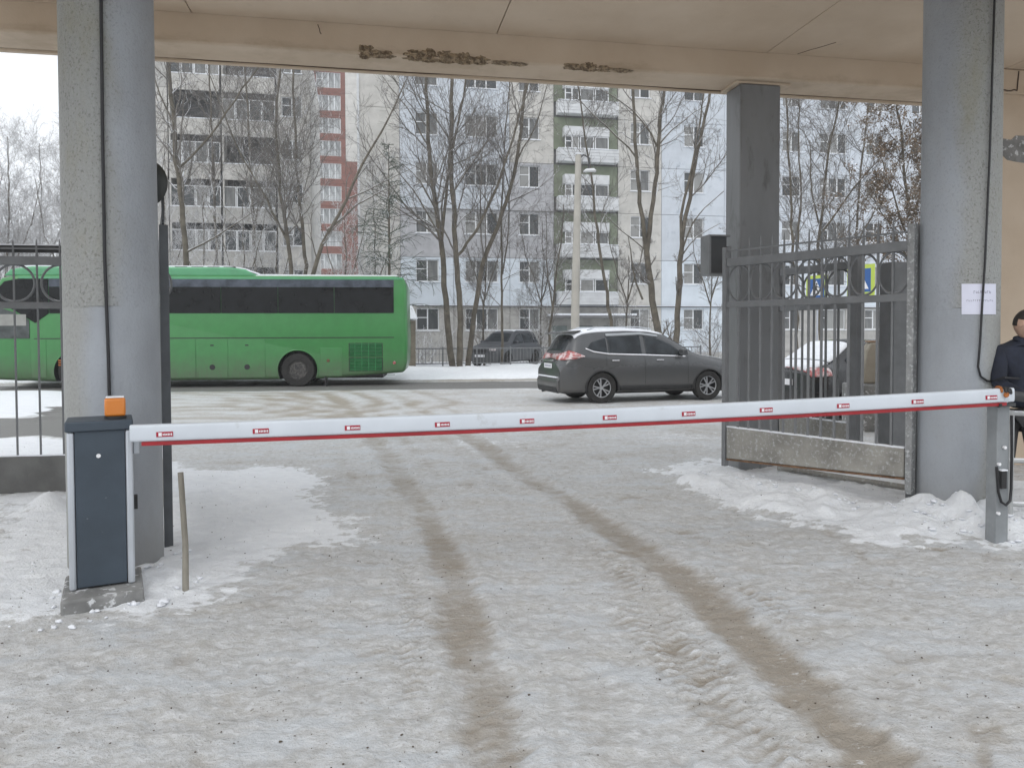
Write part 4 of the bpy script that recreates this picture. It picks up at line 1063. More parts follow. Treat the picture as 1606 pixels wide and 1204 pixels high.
MB().add([(12.55, -.15, 1.15), (12.55, -2.35, 1.15), (12.26, -2.3, 3.02), (12.26, -.2, 3.02)], [(0,1,2,3)]).build('windscreen', glass_bus, bus)
MB().box(2.52, 2.56, -.3, .0, .03, .3).build('mud_flap', M['black'], bus)

# ------------------------------------------------------------------ apartment buildings behind
YAW = R(11)
fu = Vector((math.cos(YAW), math.sin(YAW), 0)); fv = Vector((-math.sin(YAW), math.cos(YAW), 0))
class Facade:
    def __init__(s, px0, D):
        s.P = at(px0, 525, D); s.P.z = 0; s.px0 = px0
    def xz(s, px, py=525):
        d = ray(px, py); o = Vector((0, 0, CAM_H)); t = (s.P-o).dot(fv)/d.dot(fv); p = o+d*t-s.P; return p.dot(fu), p.z
pm = {}
pm['blue'] = mat('pale_blue_panel', (.53, .565, .61), .85, var=.07, vs=1.2, dark=(.40, .44, .49), ds=1.5, bmp=(9, .15), rnd=.05)
pm['lblue'] = mat('blue_white_panel', (.58, .63, .68), .85, var=.06, vs=1.2, bmp=(9, .15), rnd=.06)
pm['grey'] = mat('worn_grey_panel', (.40, .40, .415), .9, var=.12, vs=1.6, dark=(.31, .31, .31), ds=2.5, bmp=(9, .2), rnd=.08)
pm['beige'] = mat('beige_panel', (.50, .485, .455), .9, var=.1, vs=1.3, dark=(.40, .385, .36), ds=2.2, bmp=(9, .2), rnd=.08)
pm['base'] = mat('grey_beige_plinth_panel', (.37, .36, .34), .9, var=.15, vs=1.6, dark=(.27, .26, .24), ds=3, bmp=(9, .2), rnd=.08)
pm['green'] = mat('green_loggia_wall', (.20, .225, .165), .85, var=.12, vs=1, rnd=.05)
pm['white'] = mat('white_loggia_cladding', (.60, .61, .62), .8, var=.08, vs=2, rnd=.12)
pm['red'] = mat('red_brick_far', (.19, .085, .065), .9, var=.12, vs=1.5, rnd=.08)
pm['curtain'] = mat('curtained_pane', (.30, .31, .31), .3, var=.45, vs=1.6, rnd=.5, stretch=(2.5, 1, .4))
pm['joint'] = mat('dark_joint', (.20, .20, .20), .9)
_pc = {}
def panel(root, x0, x1, z0, z1, m, hole=None, th=.16, name='wall_panel'):
    """precast panel with an optional window opening; geometry shared between equal panels"""
    w, h = x1-x0, z1-z0; key = (round(w, 2), round(h, 2), m.name, tuple(round(v, 2) for v in hole) if hole else None)
    if key not in _pc:
        g = .012; b = MB()
        if hole:
            a0, a1, c0, c1 = hole
            O_ = [(g, g), (w-g, g), (w-g, h-g), (g, h-g)]; I_ = [(a0, c0), (a1, c0), (a1, c1), (a0, c1)]
            vs = [(x, 0, z) for x, z in O_] + [(x, 0, z) for x, z in I_] + [(x, th, z) for x, z in O_] + [(x, th, z) for x, z in I_]
            fs = []
            for k in range(4):
                q = (k+1) % 4
                fs += [(k, q, 4+q, 4+k), (8+k, 12+k, 12+q, 8+q), (4+k, 4+q, 12+q, 12+k), (k, 8+k, 8+q, q)]
            b.add(vs, fs)
        else: b.box(g, w-g, 0, th, g, h-g)
        _pc[key] = b.mesh(name, m)
    o = bpy.data.objects.new(name, _pc[key]); link(o, root); o.location = (x0, 0, z0); return o
_wc = {}
def window(root, xc, zc, w, h, npane, y=.10, tr=True, snow=True, pane_m=None):
    key = (round(w, 2), round(h, 2), npane, bool(pane_m))
    if key not in _wc:
        f = MB(); t = .055
        f.box(-w/2, w/2, 0, .06, -h/2, -h/2+t); f.box(-w/2, w/2, 0, .06, h/2-t, h/2)
        f.box(-w/2, -w/2+t, 0.001, .059, -h/2+t, h/2-t); f.box(w/2-t, w/2, .001, .059, -h/2+t, h/2-t)
        for k in range(1, npane):
            x = -w/2+w*k/npane; f.box(x-.035, x+.035, .001, .059, -h/2+t, h/2-t)
        if npane > 1: f.box(-w/2+t, -w/2+w/npane-.035, .003, .055, -.03+h*.08, .02+h*.08)
        p = MB().box(-w/2/npane+.03, w/2/npane-.03, .03, .04, -h/2+.04, h/2-.04)
        sl = MB().box(-w/2-.06, w/2+.06, -.17, -.002, -h/2-.05, -h/2-.01).mesh('sill', M['snow'])
        _wc[key] = (f.mesh('window', M['wframe']), p.mesh('pane', pane_m or M['pane']), sl)
    fm_, pn, sl = _wc[key]
    o = bpy.data.objects.new('window', fm_); link(o, root); o.location = (xc, y, zc)
    for k in range(npane):
        c = bpy.data.objects.new('pane', pn); link(c, o); c.location = (-w/2+w*(k+.5)/npane, 0, 0)
    if snow:
        c = bpy.data.objects.new('sill', sl); link(c, o)
    return o

FH = 2.82
fa = Facade(671, 44.5)
bR = thing('apartment_building', 'pale blue and beige panel block with green framed loggias behind the grey SUV', 'building', fa.P, YAW)
Zf = [.45+FH*k for k in range(9)]           # panel joints
wz = lambda k: 2.49 + FH*k                  # window centres
X = lambda px: fa.xz(px)[0]
bays = [(566, 629, None, 'gable'), (629, 712, (671, 1.32, 2), 'a'), (712, 800, (756, 1.95, 3), 'a'), (800, 869, (831, 1.25, 2), 'a'), (969, 1037, (1004, 1.25, 2), 'b'), (1037, 1135, (1088, 1.32, 2), 'c'),
        (1135, 1205, (1172, 1.3, 2), 'c'), (1205, 1272, (1240, 1.3, 2), 'c'), (1272, 1338, (1305, 1.9, 3), 'c'), (1338, 1402, (1370, 1.3, 2), 'c'), (1402, 1480, (1440, 1.3, 2), 'c'), (1480, 1560, (1520, 1.3, 2), 'c'), (1560, 1700, (1630, 1.9, 3), 'c')]
for p0, p1, wn_, kd in bays:
    x0, x1 = X(p0), X(p1)
    panel(bR, x0, x1, -.15, Zf[0], pm['base'], name='plinth_panel')
    for k in range(7):
        mm = {'gable': pm['beige'], 'a': (pm['base'], pm['lblue'], pm['grey'], pm['blue'], pm['blue'], pm['blue'], pm['blue'])[k],
              'b': pm['beige'], 'c': (pm['lblue'] if p0 < 1100 else pm['base'], pm['lblue'], pm['blue'], pm['blue'], pm['blue'], pm['blue'], pm['blue'])[k]}[kd]
        if p0 == 800 and k > 2: mm = pm['beige'] if k > 3 else pm['grey']
        z0, z1 = Zf[k], Zf[k+1]
        if wn_:
            xc = X(wn_[0]); w = wn_[1]; hh = 1.28
            panel(bR, x0, x1, z0, z1, mm, (xc-w/2-x0, xc+w/2-x0, wz(k)-hh/2-z0, wz(k)+hh/2-z0))
            window(bR, xc, wz(k), w, hh, wn_[2])
        else:
            panel(bR, x0, x1, z0, z1, mm)
MB().box(X(566)+.3, X(1700), .17, 12, -.2, Zf[7]+.3).build('inner_wall', pm['joint'], bR)
MB().box(X(563), X(566)+.02, -.05, 12, -.2, Zf[7]+.3).build('lit_gable_edge', pm['white'], bR)  # pale strip for the lit corner, its brightness put into the colour
MB().box(X(566), X(1700), -.3, 12.2, Zf[7]+.3, Zf[7]+.5).build('roof', M['snow'], bR)
# gas pipe with snow along the first floor line, ledge above
MB().tube([(X(655), -.12, Zf[1]-.02), (X(1640), -.12, Zf[1]-.02)], .035, 6).build('gas_pipe', M['darkmetal'], bR)
MB().box(X(655), X(1640), -.15, -.09, Zf[1]+.02, Zf[1]+.045).build('pipe_snow', M['snow'], bR)
MB().box(X(629), X(869), -.05, -.002, Zf[3]-.05, Zf[3]+.0).build('drip_ledge', pm['joint'], bR)
# loggia stack
lx0, lx1 = X(869), X(969)
for k in range(1, 7):
    z0, z1 = Zf[k], Zf[k+1]
    MB().box(lx0+.02, lx1-.02, .05, .16, z0+.9, z1-.02).build('loggia_wall', pm['green'], bR)
    par = MB().box(lx0+.15, lx1-.15, -.55, .049, z0+.08, z0+.82)
    lg = par.build('loggia_parapet', pm['white'], bR)
    for q in range(4):
        MB().box(lx0+.13, lx1-.13, -.575, -.552, z0+.09+q*.182, z0+.09+q*.182+.155).build('cladding_board', pm['white'], lg)
    MB().box(lx0+.15, lx1-.15, -.60, .0485, z0+.822, z0+.86).build('parapet_snow', M['snow'], lg)
    # glazed upper part
    gw = lx1-lx0-1.25; gx0 = lx0+.55
    MB().box(gx0, gx0+gw, -.50, .048, z0+1.62, z0+2.16).build('loggia_fascia', pm['white'], lg)
    for q in range(3):
        xc = gx0+gw*(q+.5)/3
        window(bR, xc, z0+1.24, gw/3-.06, .74, 1 if q else 2, y=-.44, snow=False)
# ground-floor entrance under a snowed porch roof
MB().box(lx0, lx1, .02, .16, -.15, Zf[1]-.03).build('entrance_wall', pm['base'], bR)
MB().box(lx0-.4, lx1+.6, -1.5, .019, 2.55, 2.68).build('porch_roof', pm['joint'], bR)
MB().box(lx0-.45, lx1+.65, -1.55, .018, 2.682, 2.80).build('porch_snow', M['snow'], bR)
for q in (.1, .5, .9): MB().box(lx0+(lx1-lx0)*q-.5, lx0+(lx1-lx0)*q+.4, -.02, .018, -.1, 2.1).build('entrance_door', mat('door_grey', (.17, .20, .19), .6), bR)
# --- left block
fb = Facade(430, 50.5)
XB = lambda px: fb.xz(px)[0]
bL_ = thing('apartment_building', 'grey beige panel block with dark loggias behind the coach', 'building', fb.P, YAW)
zL = [.5+FH*k for k in range(8)]
for p0, p1, wn_ in ((150, 205, None), (205, 268, None), (438, 490, 1), (-20, 150, None)):
    if p0 < 0: continue
    for k in range(7):
        x0, x1 = XB(p0), XB(p1); hole = None
        if wn_:
            xc = (x0+x1)/2-.1; hole = (xc-.65-x0, xc+.65-x0, 1.35, 2.62)
            window(bL_, xc, zL[k]+1.985, 1.3, 1.27, 2)
        panel(bL_, x0, x1, zL[k], zL[k+1], pm['beige'] if k % 3 else pm['base'], hole)
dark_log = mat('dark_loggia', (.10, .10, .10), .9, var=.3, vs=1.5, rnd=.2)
for k in range(7):
    for p0, p1 in ((270, 350), (353, 436)):
        x0, x1 = XB(p0), XB(p1); z0 = zL[k]
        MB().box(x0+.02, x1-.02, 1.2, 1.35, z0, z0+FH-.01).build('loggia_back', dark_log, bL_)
        if (k + (p0 > 300)) % 2 == 0 or k < 4:
            for q in range(4): window(bL_, x0+(x1-x0)*(q+.5)/4, z0+1.62, (x1-x0)/4-.03, 1.35, 1, y=.02, snow=False)
        MB().box(x0+.02, x1-.02, -.06, .08, z0-.1, z0+.92).build('loggia_parapet', pm['base'] if k in (2, 3) else pm['beige'], bL_)
        MB().box(x0+.02, x1-.02, -.09, .10, z0+.922, z0+.97).build('parapet_snow', M['snow'], bL_)
        MB().box(x0+.0, x0+.10, -.04, 1.2, z0-.1, z0+FH-.1).build('loggia_divider', pm['beige'], bL_)
MB().box(XB(150), XB(490)-.2, 1.4, 11.9, -.1, zL[7]).build('inner_wall', pm['joint'], bL_)
MB().box(XB(150), XB(490)+.02, -.002, 12, -.2, .49).build('plinth', pm['base'], bL_)
MB().box(XB(490)-.15, XB(490), .165, 12, .49, zL[7]).build('gable_wall', pm['beige'], bL_)
MB().box(XB(150), XB(490), -.3, 12, zL[7]+.01, zL[7]+.2).build('roof', M['snow'], bL_)
# --- far red tower
fc = Facade(515, 98)
XC = lambda px: fc.xz(px)[0]
bT = thing('apartment_tower', 'tall red brick tower with a column of wide white windows seen between the two blocks', 'building', fc.P, YAW)
for k in range(13):
    z0 = .9+2.86*k; x0, x1 = XC(488), XC(545); xc = XC(519)
    panel(bT, x0, x1, z0, z0+2.86, pm['red'], (xc-1.5-x0, xc+1.5-x0, .62, 2.55), name='brick_storey')
    window(bT, xc, z0+1.585, 3.0, 1.93, 4, snow=False, pane_m=pm['curtain'])
    panel(bT, x1, XC(572), z0, z0+2.86, pm['red'] if k < 8 else pm['beige'], name='brick_storey')
MB().box(XC(470), XC(572), .2, 14, -.2, 38.5).build('inner_wall', pm['joint'], bT)

# ------------------------------------------------------------------ street things
# lamp post
lp = at(901, 560, 28)
lamp = thing('street_lamp', 'concrete lamp post with a curved arm standing behind the grey SUV', 'lamp post', (lp.x, lp.y, 0))
topz = at(908, 243, 28).z
MB().tube([(0, 0, -.2), (.04, 0, 3), (.15, 0, topz)], [.165, .15, .11], 12).build('post', mat('lamp_post_concrete', (.42, .40, .36), .85, var=.1, vs=2, bmp=(8, .2)), lamp, smooth=True)
MB().tube([(.15, 0, topz-.15), (.35, 0, topz+.0), (.55, 0, topz-.12), (.52, 0, topz-.55)], .03, 8).build('arm', M['darkmetal'], lamp, smooth=True)
MB().prism([(.30, topz-.62), (.42, topz-.52), (.72, topz-.50), (.80, topz-.60)], -.12, .12).build('lamp_head', M['wframe'], lamp, bevel=.03)
MB().box(.02, .30, -.12, .12, topz+.0, topz+.05).build('snow_cap', M['snow'], lamp, bevel=.02)
# crossing signs
def cross_sign(px, py, D, rz, label, size=.9):
    p = at(px, py, D); t = thing('crossing_sign', label, 'road sign', (p.x, p.y, 0), rz, 'pedestrian crossing signs by the street')
    yg = M.get('yg') or mat('fluorescent_border', (.50, .62, .10), .5, var=.03); M['yg'] = yg
    bl = M.get('sb') or mat('sign_blue', (.03, .11, .33), .4, var=.03); M['sb'] = bl
    s = size/2; z = p.z
    pn = MB().box(-s, s, -.01, .01, z-s, z+s).build('sign_board', yg, t)
    MB().box(-s*.74, s*.74, -.014, -.0105, z-s*.74, z+s*.74).build('blue_field', bl, pn)
    MB().add([(-s*.6, -.016, z-s*.55), (s*.6, -.016, z-s*.55), (0, -.016, z+s*.6)], [(0, 1, 2)]).build('white_triangle', M['white'], pn)
    fg = MB().tube([(-.02, -.018, z-s*.05), (0, -.018, z+s*.2)], .03, 6).tube([(-.01, -.018, z-s*.05), (-.12, -.018, z-s*.45)], .02, 6).tube([(0, -.018, z-s*.05), (.10, -.018, z-s*.45)], .02, 6).lathe([(.001, 0), (.035, 0), (.001, .004)], 10, (.01, -.02, z+s*.32), 'y')
    fg.tube([(-.16, -.018, z+s*.02), (0, -.018, z+s*.15), (.13, -.018, z+s*.02)], .014, 6); fg.build('walking_figure', M['black'], pn)
    MB().tube([(0, .03, -.1), (0, .03, z+s)], .03, 8).build('pole', M['alu'], t, smooth=True)
cross_sign(1350, 440, 22, R(-62), 'blue crossing sign with a yellow-green border, the right one behind the gate')
cross_sign(1281, 452, 24, R(-62), 'blue crossing sign with a yellow-green border, the left one behind the gate', .8)
# low street fence in front of the yard
y0f = 33.0
sf = thing('yard_fence', 'low thin rail fence along the yard behind the street', 'fence', (at(640, 560, y0f).x, y0f, 0), YAW)
Ls = 13.5
for z in (.30, .95): MB().box(0, Ls, -.02, .02, z, z+.05).build('rail', M['fence'], sf)
pmesh = MB().box(-.03, .03, -.03, .03, -.1, 1.05).mesh('fence_post', M['fence']); bmesh_ = MB().box(-.009, .009, -.012, .012, .352, .948).mesh('bar', M['fence'])
for k in range(10):
    o = bpy.data.objects.new('fence_post', pmesh); link(o, sf); o.location = (k*1.5, 0, 0)
for k in range(88):
    if k % 10 == 0: continue
    o = bpy.data.objects.new('bar', bmesh_); link(o, sf); o.location = (k*.15, 0, 0)
# shed behind the coach
sh = at(648, 500, 31)
shed = thing('wooden_shed', 'small wooden shed with a snow covered roof peeping out behind the coach', 'shed', (sh.x, sh.y, 0), YAW)
woodd = mat('shed_boards', (.15, .13, .10), .9, var=.2, vs=4, rnd=.2)
for k in range(12): MB().box(-2.3+k*.2, -2.3+k*.2+.19, -.02, .02, -.1, 2.15).build('wall_board', woodd, shed)
MB().box(-2.25, .08, .03, 1.8, -.1, 2.14).build('walls', woodd, shed)
MB().prism([(-2.5, 2.2), (.18, 2.2), (-.05, 2.75), (-2.3, 2.75)], -.3, 2.0).build('roof_snow', M['snow'], shed, bevel=.05)
# pale post near the black car
bq = at(1368, 570, 12.2)
bol = thing('concrete_bollard', 'beige boxy bollard with a brown top behind the gate bars', 'bollard', (bq.x, bq.y, 0), R(-10))
zt = at(1368, 537, 12.2).z; zb_ = at(1368, 601, 12.2).z
MB().prism([(-.20, zb_), (.22, zb_), (.22, zt), (-.06, zt), (-.13, zt-.12)], -.15, .15).build('shaft', mat('beige_metal', (.30, .27, .22), .7, var=.12, vs=4), bol, bevel=.03)
MB().box(-.08, .2, -.13, .13, zt+.001, zt+.03).build('cap', mat('brown_cap', (.33, .22, .15), .7), bol, bevel=.01)
MB().box(-.4, .4, -.25, .25, -.1, zb_-.002).build('footing', M['concrete'], bol, bevel=.03)

# ------------------------------------------------------------------ trees
class Wood:
    def __init__(s, seed): s.r = np.random.default_rng(seed); s.seg = []; s.trunk = []
    def grow(s, p, d, L, r, lvl, maxl, up=.12, jit=.22, kids=(5, 8), droop=0., minr=.006):
        """one branch as a crooked chain, spawning thinner ones"""
        R_ = s.r; n = max(3, int(L/(.28 if lvl < 3 else .20))); n = min(n, 14); st = L/n; q = np.array(p, float); d = np.array(d, float); d /= np.linalg.norm(d)
        pts = [q.copy()]; rad = [r]
        for i in range(n):
            d = d + R_.normal(0, jit, 3)*(.5 if lvl == 0 else 1)*.6; d[2] += up*.5-droop*(i/n); d /= np.linalg.norm(d)
            q = q+d*st; pts.append(q.copy()); rad.append(max(minr*.8, r*(1-.72*(i+1)/n)))
        for i in range(n): s.seg.append((pts[i], pts[i+1], rad[i], rad[i+1]))
        if lvl < maxl:
            k = int(R_.integers(kids[0], kids[1]+1)*(.6+.5*min(1.6, L/2)))
            for j in range(k):
                t = R_.uniform(.15, 1.0)**.9; i = min(n-1, int(t*n)); base = pts[i]+(pts[i+1]-pts[i])*(t*n-i if t*n-i <= 1 else .5)
                dd = pts[i+1]-pts[i]; dd /= np.linalg.norm(dd)
                side = R_.normal(0, 1, 3); side -= side.dot(dd)*dd; side /= np.linalg.norm(side)
                a = R_.uniform(.45, 1.0); nd = dd*math.cos(a)+side*math.sin(a)
                s.grow(base, nd, L*R_.uniform(.30, .62)*(1.15-.5*t), max(minr, rad[i]*.55), lvl+1, maxl, up, jit*1.12, kids, droop, minr)
    def stem(s, pts, r0, r1, spawn=1.0, maxl=3, kids=(4, 7), start=.25, blen=.30, up=.12, amin=.5, amax=1.1, minr=.0058, limit_side=None):
        """a main stem along given world points, with limbs"""
        P = [np.array(p, float) for p in pts]; F_ = []
        for a, b in zip(P[:-1], P[1:]):
            m = max(2, int(np.linalg.norm(b-a)/.5))
            for i in range(m): F_.append(a+(b-a)*i/m)
        F_.append(P[-1]); n = len(F_); F2 = [F_[0]]
        for i in range(1, n-1): F2.append((F_[i-1]+F_[i]*2+F_[i+1])/4+s.r.normal(0, .022, 3))
        F2.append(F_[-1]); rad = [r0+(r1-r0)*(i/(n-1))**.85 for i in range(n)]
        s.trunk.append((F2, rad)); Ltot = sum(np.linalg.norm(F2[i+1]-F2[i]) for i in range(n-1))
        nb = int(Ltot*1.35*spawn)
        for j in range(nb):
            t = start+(1-start)*s.r.uniform(0, 1); i = min(n-2, int(t*(n-1))); dd = F2[i+1]-F2[i]; dd /= np.linalg.norm(dd)
            side = s.r.normal(0, 1, 3); side -= side.dot(dd)*dd; side /= np.linalg.norm(side); a = s.r.uniform(amin, amax)
            s.grow(F2[i], dd*math.cos(a)+side*math.sin(a), Ltot*blen*s.r.uniform(.5, 1.15)*(1.25-.75*t), max(minr*1.7, rad[i]*.30), 1, maxl, up, .22, kids, 0., minr)
    def build(s, root, bark, twig, name='crown'):
        tb = MB()
        for pts, rad in s.trunk: tb.tube([tuple(p) for p in pts], [float(r)*.74 for r in rad], 8)
        if s.trunk: tb.build('trunk', bark, root, smooth=True)
        if not s.seg: return
        P0 = np.array([a[0] for a in s.seg]); P1 = np.array([a[1] for a in s.seg]); R0 = np.array([a[2] for a in s.seg]); R1 = np.array([a[3] for a in s.seg])
        D = P1-P0; D /= np.linalg.norm(D, axis=1, keepdims=True)+1e-9
        U = np.tile(np.array([0, 0, 1.]), (len(D), 1)); U[np.abs(D[:, 2]) > .95] = (1, 0, 0)
        A_ = np.cross(D, U); A_ /= np.linalg.norm(A_, axis=1, keepdims=True); B_ = np.cross(A_, D)
        vs = []
        for P, RR in ((P0, R0), (P1, R1)):
            for k, (ca_, sa_) in enumerate(((.9, .5), (-.9, .5), (0, -1.))): vs.append(P+(A_*ca_+B_*sa_)*RR[:, None])
        n = len(D); V_ = np.concatenate(vs); i = np.arange(n); Q = []
        for k in range(3):
            q = (k+1) % 3; Q.append(np.stack([k*n+i, (3+k)*n+i, (3+q)*n+i, q*n+i], 1))
        fast_quads(name, V_, np.concatenate(Q), twig, root)
TREE_G = 'bare snowy trees in front of the apartment blocks'
def tree(name, label, D, stems, seed, spawn=1., maxl=3, kids=(4, 7), twig='twig', group=TREE_G, dj=1.2, **kw):
    """stems: lists of (px, py[, depth offset]) with start/end radius"""
    base = at(stems[0][0][0][0], 560, D); t = thing(name, label, 'tree', (base.x, base.y, 0), 0, group)
    w = Wood(seed); rr = random.Random(seed)
    for pts, r0, r1 in stems:
        P = []; off = 0
        for i, q in enumerate(pts):
            dd = D + (q[2] if len(q) > 2 else 0); P.append(at(q[0], q[1], dd)-Vector((base.x, base.y, 0)))
        w.stem(P, r0, r1, spawn*1.3, maxl, (kids[0]+1, kids[1]+3), **kw)
    w.build(t, M['bark'], M[twig])
    if twig == 'rustleaf':
        e = np.array([a[1] for a in w.seg if a[3] < .012]); rr_ = np.random.default_rng(3); n = 14000
        c = e[rr_.integers(0, len(e), n)]+rr_.normal(0, .07, (n, 3)); u = rr_.normal(0, 1, (n, 3)); u /= np.linalg.norm(u, axis=1, keepdims=True)
        v = np.cross(u, rr_.normal(0, 1, (n, 3))); v /= np.linalg.norm(v, axis=1, keepdims=True); sz = rr_.uniform(.025, .055, (n, 1))
        V4 = np.concatenate([c-u*sz, c-v*sz*.6, c+u*sz, c+v*sz*.6]); i4 = np.arange(n)
        lv = fast_quads('leaves', V4, np.stack([i4, n+i4, 2*n+i4, 3*n+i4], 1), M['rustleaf'], t); lv['kind'] = 'stuff'
    return t
tree('bare_tree', 'bare tree rising behind the coach just right of the left column', 30, [([(296,470),(292,400),(283,300),(272,200),(262,60),(255,-60)], .17, .07), ([(283,262),(330,215),(380,140),(440,60)], .07, .03), ([(276,200),(250,150),(235,90)], .05, .02), ([(293,395),(340,370),(400,330)], .06, .02)], 1, 1.1)
tree('bare_tree', 'bare tree forking low left of the red tower behind the coach', 36, [([(462,480),(455,400),(440,300),(432,200),(445,40)], .15, .05), ([(452,380),(410,300),(370,230),(330,120)], .09, .03)], 2, 1.2)
tree('bare_tree', 'thin straight bare tree directly left of the red tower', 39, [([(482,480),(478,400),(468,300),(462,180),(458,30)], .15, .05)], 3, 1.2)
tree('leaning_tree', 'bare tree leaning right across the foot of the red tower', 28, [([(480,470),(498,405),(512,365),(545,315),(565,258),(600,205),(640,120)], .13, .025), ([(512,362),(560,320),(620,290)], .06, .02), ([(545,312),(600,285),(650,262)], .04, .015)], 4, .9, maxl=2)
tree('bare_tree', 'dense bare tree behind the middle of the coach roof', 42, [([(402,480),(400,400),(395,280),(385,120),(380,20)], .13, .05), ([(400,350),(430,260),(470,170)], .07, .03)], 5, 1.3)
tree('bare_tree', 'bare tree standing behind the front roof pod of the coach', 45, [([(340,480),(340,400),(335,280),(330,150),(325,20)], .13, .05)], 6, 1.2)
tree('bare_tree', 'leftmost of the three tall trunks behind the rear of the coach', 33, [([(712,590),(704,530),(699,470),(695,400),(687,340),(680,300),(672,220),(668,120),(664,-40)], .20, .06), ([(693,385),(680,350),(650,300),(590,230)], .06, .02), ([(686,335),(650,270),(600,240)], .05, .015), ([(672,230),(640,170),(600,120)], .05, .02), ([(692,400),(697,330),(706,250),(724,170),(735,90),(740,-30)], .10, .03)], 7, .6)
tree('bare_tree', 'middle of the three tall trunks behind the rear of the coach', 32.3, [([(722,590),(722,530),(720,460),(715,400),(712,340),(708,260),(707,180),(712,60),(716,-60)], .19, .06), ([(716,402),(730,385),(760,340),(780,290),(800,235),(820,160),(850,60)], .10, .03), ([(712,300),(745,250),(790,190)], .05, .015)], 8, .6)
tree('bare_tree', 'rightmost trunk of the three behind the coach, leaning right', 33.5, [([(733,590),(737,540),(748,470),(757,410),(775,370),(800,300),(812,250),(820,180),(830,60),(838,-40)], .17, .05), ([(800,300),(790,250),(765,215)], .04, .015), ([(812,250),(840,200),(862,120)], .05, .02)], 9, .6)
tree('bare_tree', 'slim dark tree trunk rising beside the dark SUV in the yard', 34.5, [([(787,590),(788,500),(787,420),(786,330),(790,240),(800,120)], .085, .03), ([(788,430),(796,380),(800,330),(802,260)], .05, .02)], 10, 1.1)
tree('bare_tree', 'forked young tree left of the lamp post', 37, [([(862,590),(862,520),(872,440),(880,380),(884,320)], .11, .03), ([(866,480),(858,420),(856,330)], .05, .015)], 11, 1.2, blen=.4)
tree('leaning_tree', 'slanting thin trunk just right of the lamp post', 32, [([(966,590),(958,500),(945,420),(934,340),(926,270),(915,200),(900,90)], .12, .03)], 12, 1.0)
tree('bare_tree', 'tall V-shaped tree right of the green loggias', 31, [([(1042,590),(1030,510),(1020,450),(1014,395)], .22, .16), ([(1014,397),(1006,340),(1000,280),(995,200),(993,120),(990,0)], .13, .045), ([(1014,400),(1022,340),(1030,270),(1034,210),(1042,140),(1050,0)], .14, .05), ([(1012,392),(975,360),(940,330)], .045, .015), ([(1000,250),(970,215),(930,180),(900,150)], .06, .02), ([(1031,230),(1050,205),(1110,165)], .05, .018), ([(1030,230),(1010,190),(975,160),(940,140)], .055, .02), ([(1008,470),(990,415),(985,370)], .06, .02)], 13, .85)
tree('bare_tree', 'tall tree with a stout trunk left of the rear column, parting into two leaders', 29.5, [([(1062,600),(1062,520),(1066,440),(1069,392)], .17, .13), ([(1069,394),(1075,340),(1088,280),(1098,210),(1112,160),(1125,60)], .12, .05), ([(1069,390),(1068,340),(1085,260),(1098,190),(1108,120)], .09, .03), ([(1070,392),(1085,350),(1105,325),(1135,300)], .05, .02), ([(1070,400),(1090,370),(1130,350)], .04, .015)], 14, .85)
tree('bare_tree', 'bare tree just right of the rear column', 27, [([(1252,600),(1248,450),(1242,380),(1240,300),(1235,220),(1228,60)], .09, .03), ([(1248,400),(1256,330),(1255,250),(1250,120)], .06, .02)], 15, 1.3)
tree('bare_tree', 'bare tree with a long branch slanting right above the gate', 28, [([(1290,600),(1284,450),(1284,360),(1292,300),(1300,230),(1318,150),(1335,40)], .11, .03), ([(1284,370),(1320,320),(1360,270),(1420,210)], .07, .02), ([(1284,350),(1272,300),(1270,220)], .05, .02)], 16, 1.3)
tree('bare_tree', 'bare tree spreading above the right part of the gate', 31, [([(1345,600),(1342,450),(1345,330),(1352,240),(1365,150),(1380,30)], .10, .03), ([(1345,380),(1385,300),(1430,210)], .06, .02)], 17, 1.3)
tree('brown_leaved_tree', 'tree still holding rusty brown leaves beside the notice column', 26, [([(1432,600),(1430,450),(1425,330),(1415,230),(1400,120)], .12, .04), ([(1430,400),(1400,300),(1375,230)], .06, .02), ([(1428,350),(1455,260),(1470,150)], .06, .02), ([(1430,420),(1395,350),(1370,310)], .05, .02)], 18, 1.6, maxl=4, kids=(4, 6), twig='rustleaf', group=None)
for i, (px, D, hpy, lab) in enumerate(((12, 46, 215, 'snow laden bushy tree at the far left above the coach'), (62, 50, 225, 'snow laden tree right of the leftmost one above the coach front'), (110, 44, 235, 'snow laden tree partly hidden by the left column'), (-50, 48, 200, 'snow laden tree cut by the left edge of the photo'))):
    tree('snowy_tree', lab, D, [([(px,600),(px-4,450),(px+3,330),(px,hpy)], .16, .03), ([(px-2,460),(px-40,370),(px-55,280)], .09, .02), ([(px,440),(px+38,350),(px+55,270)], .09, .02)], 30+i, 1.7, maxl=3, kids=(6, 9), twig='twig2', group='snow laden trees at the far left', start=.15, blen=.34)
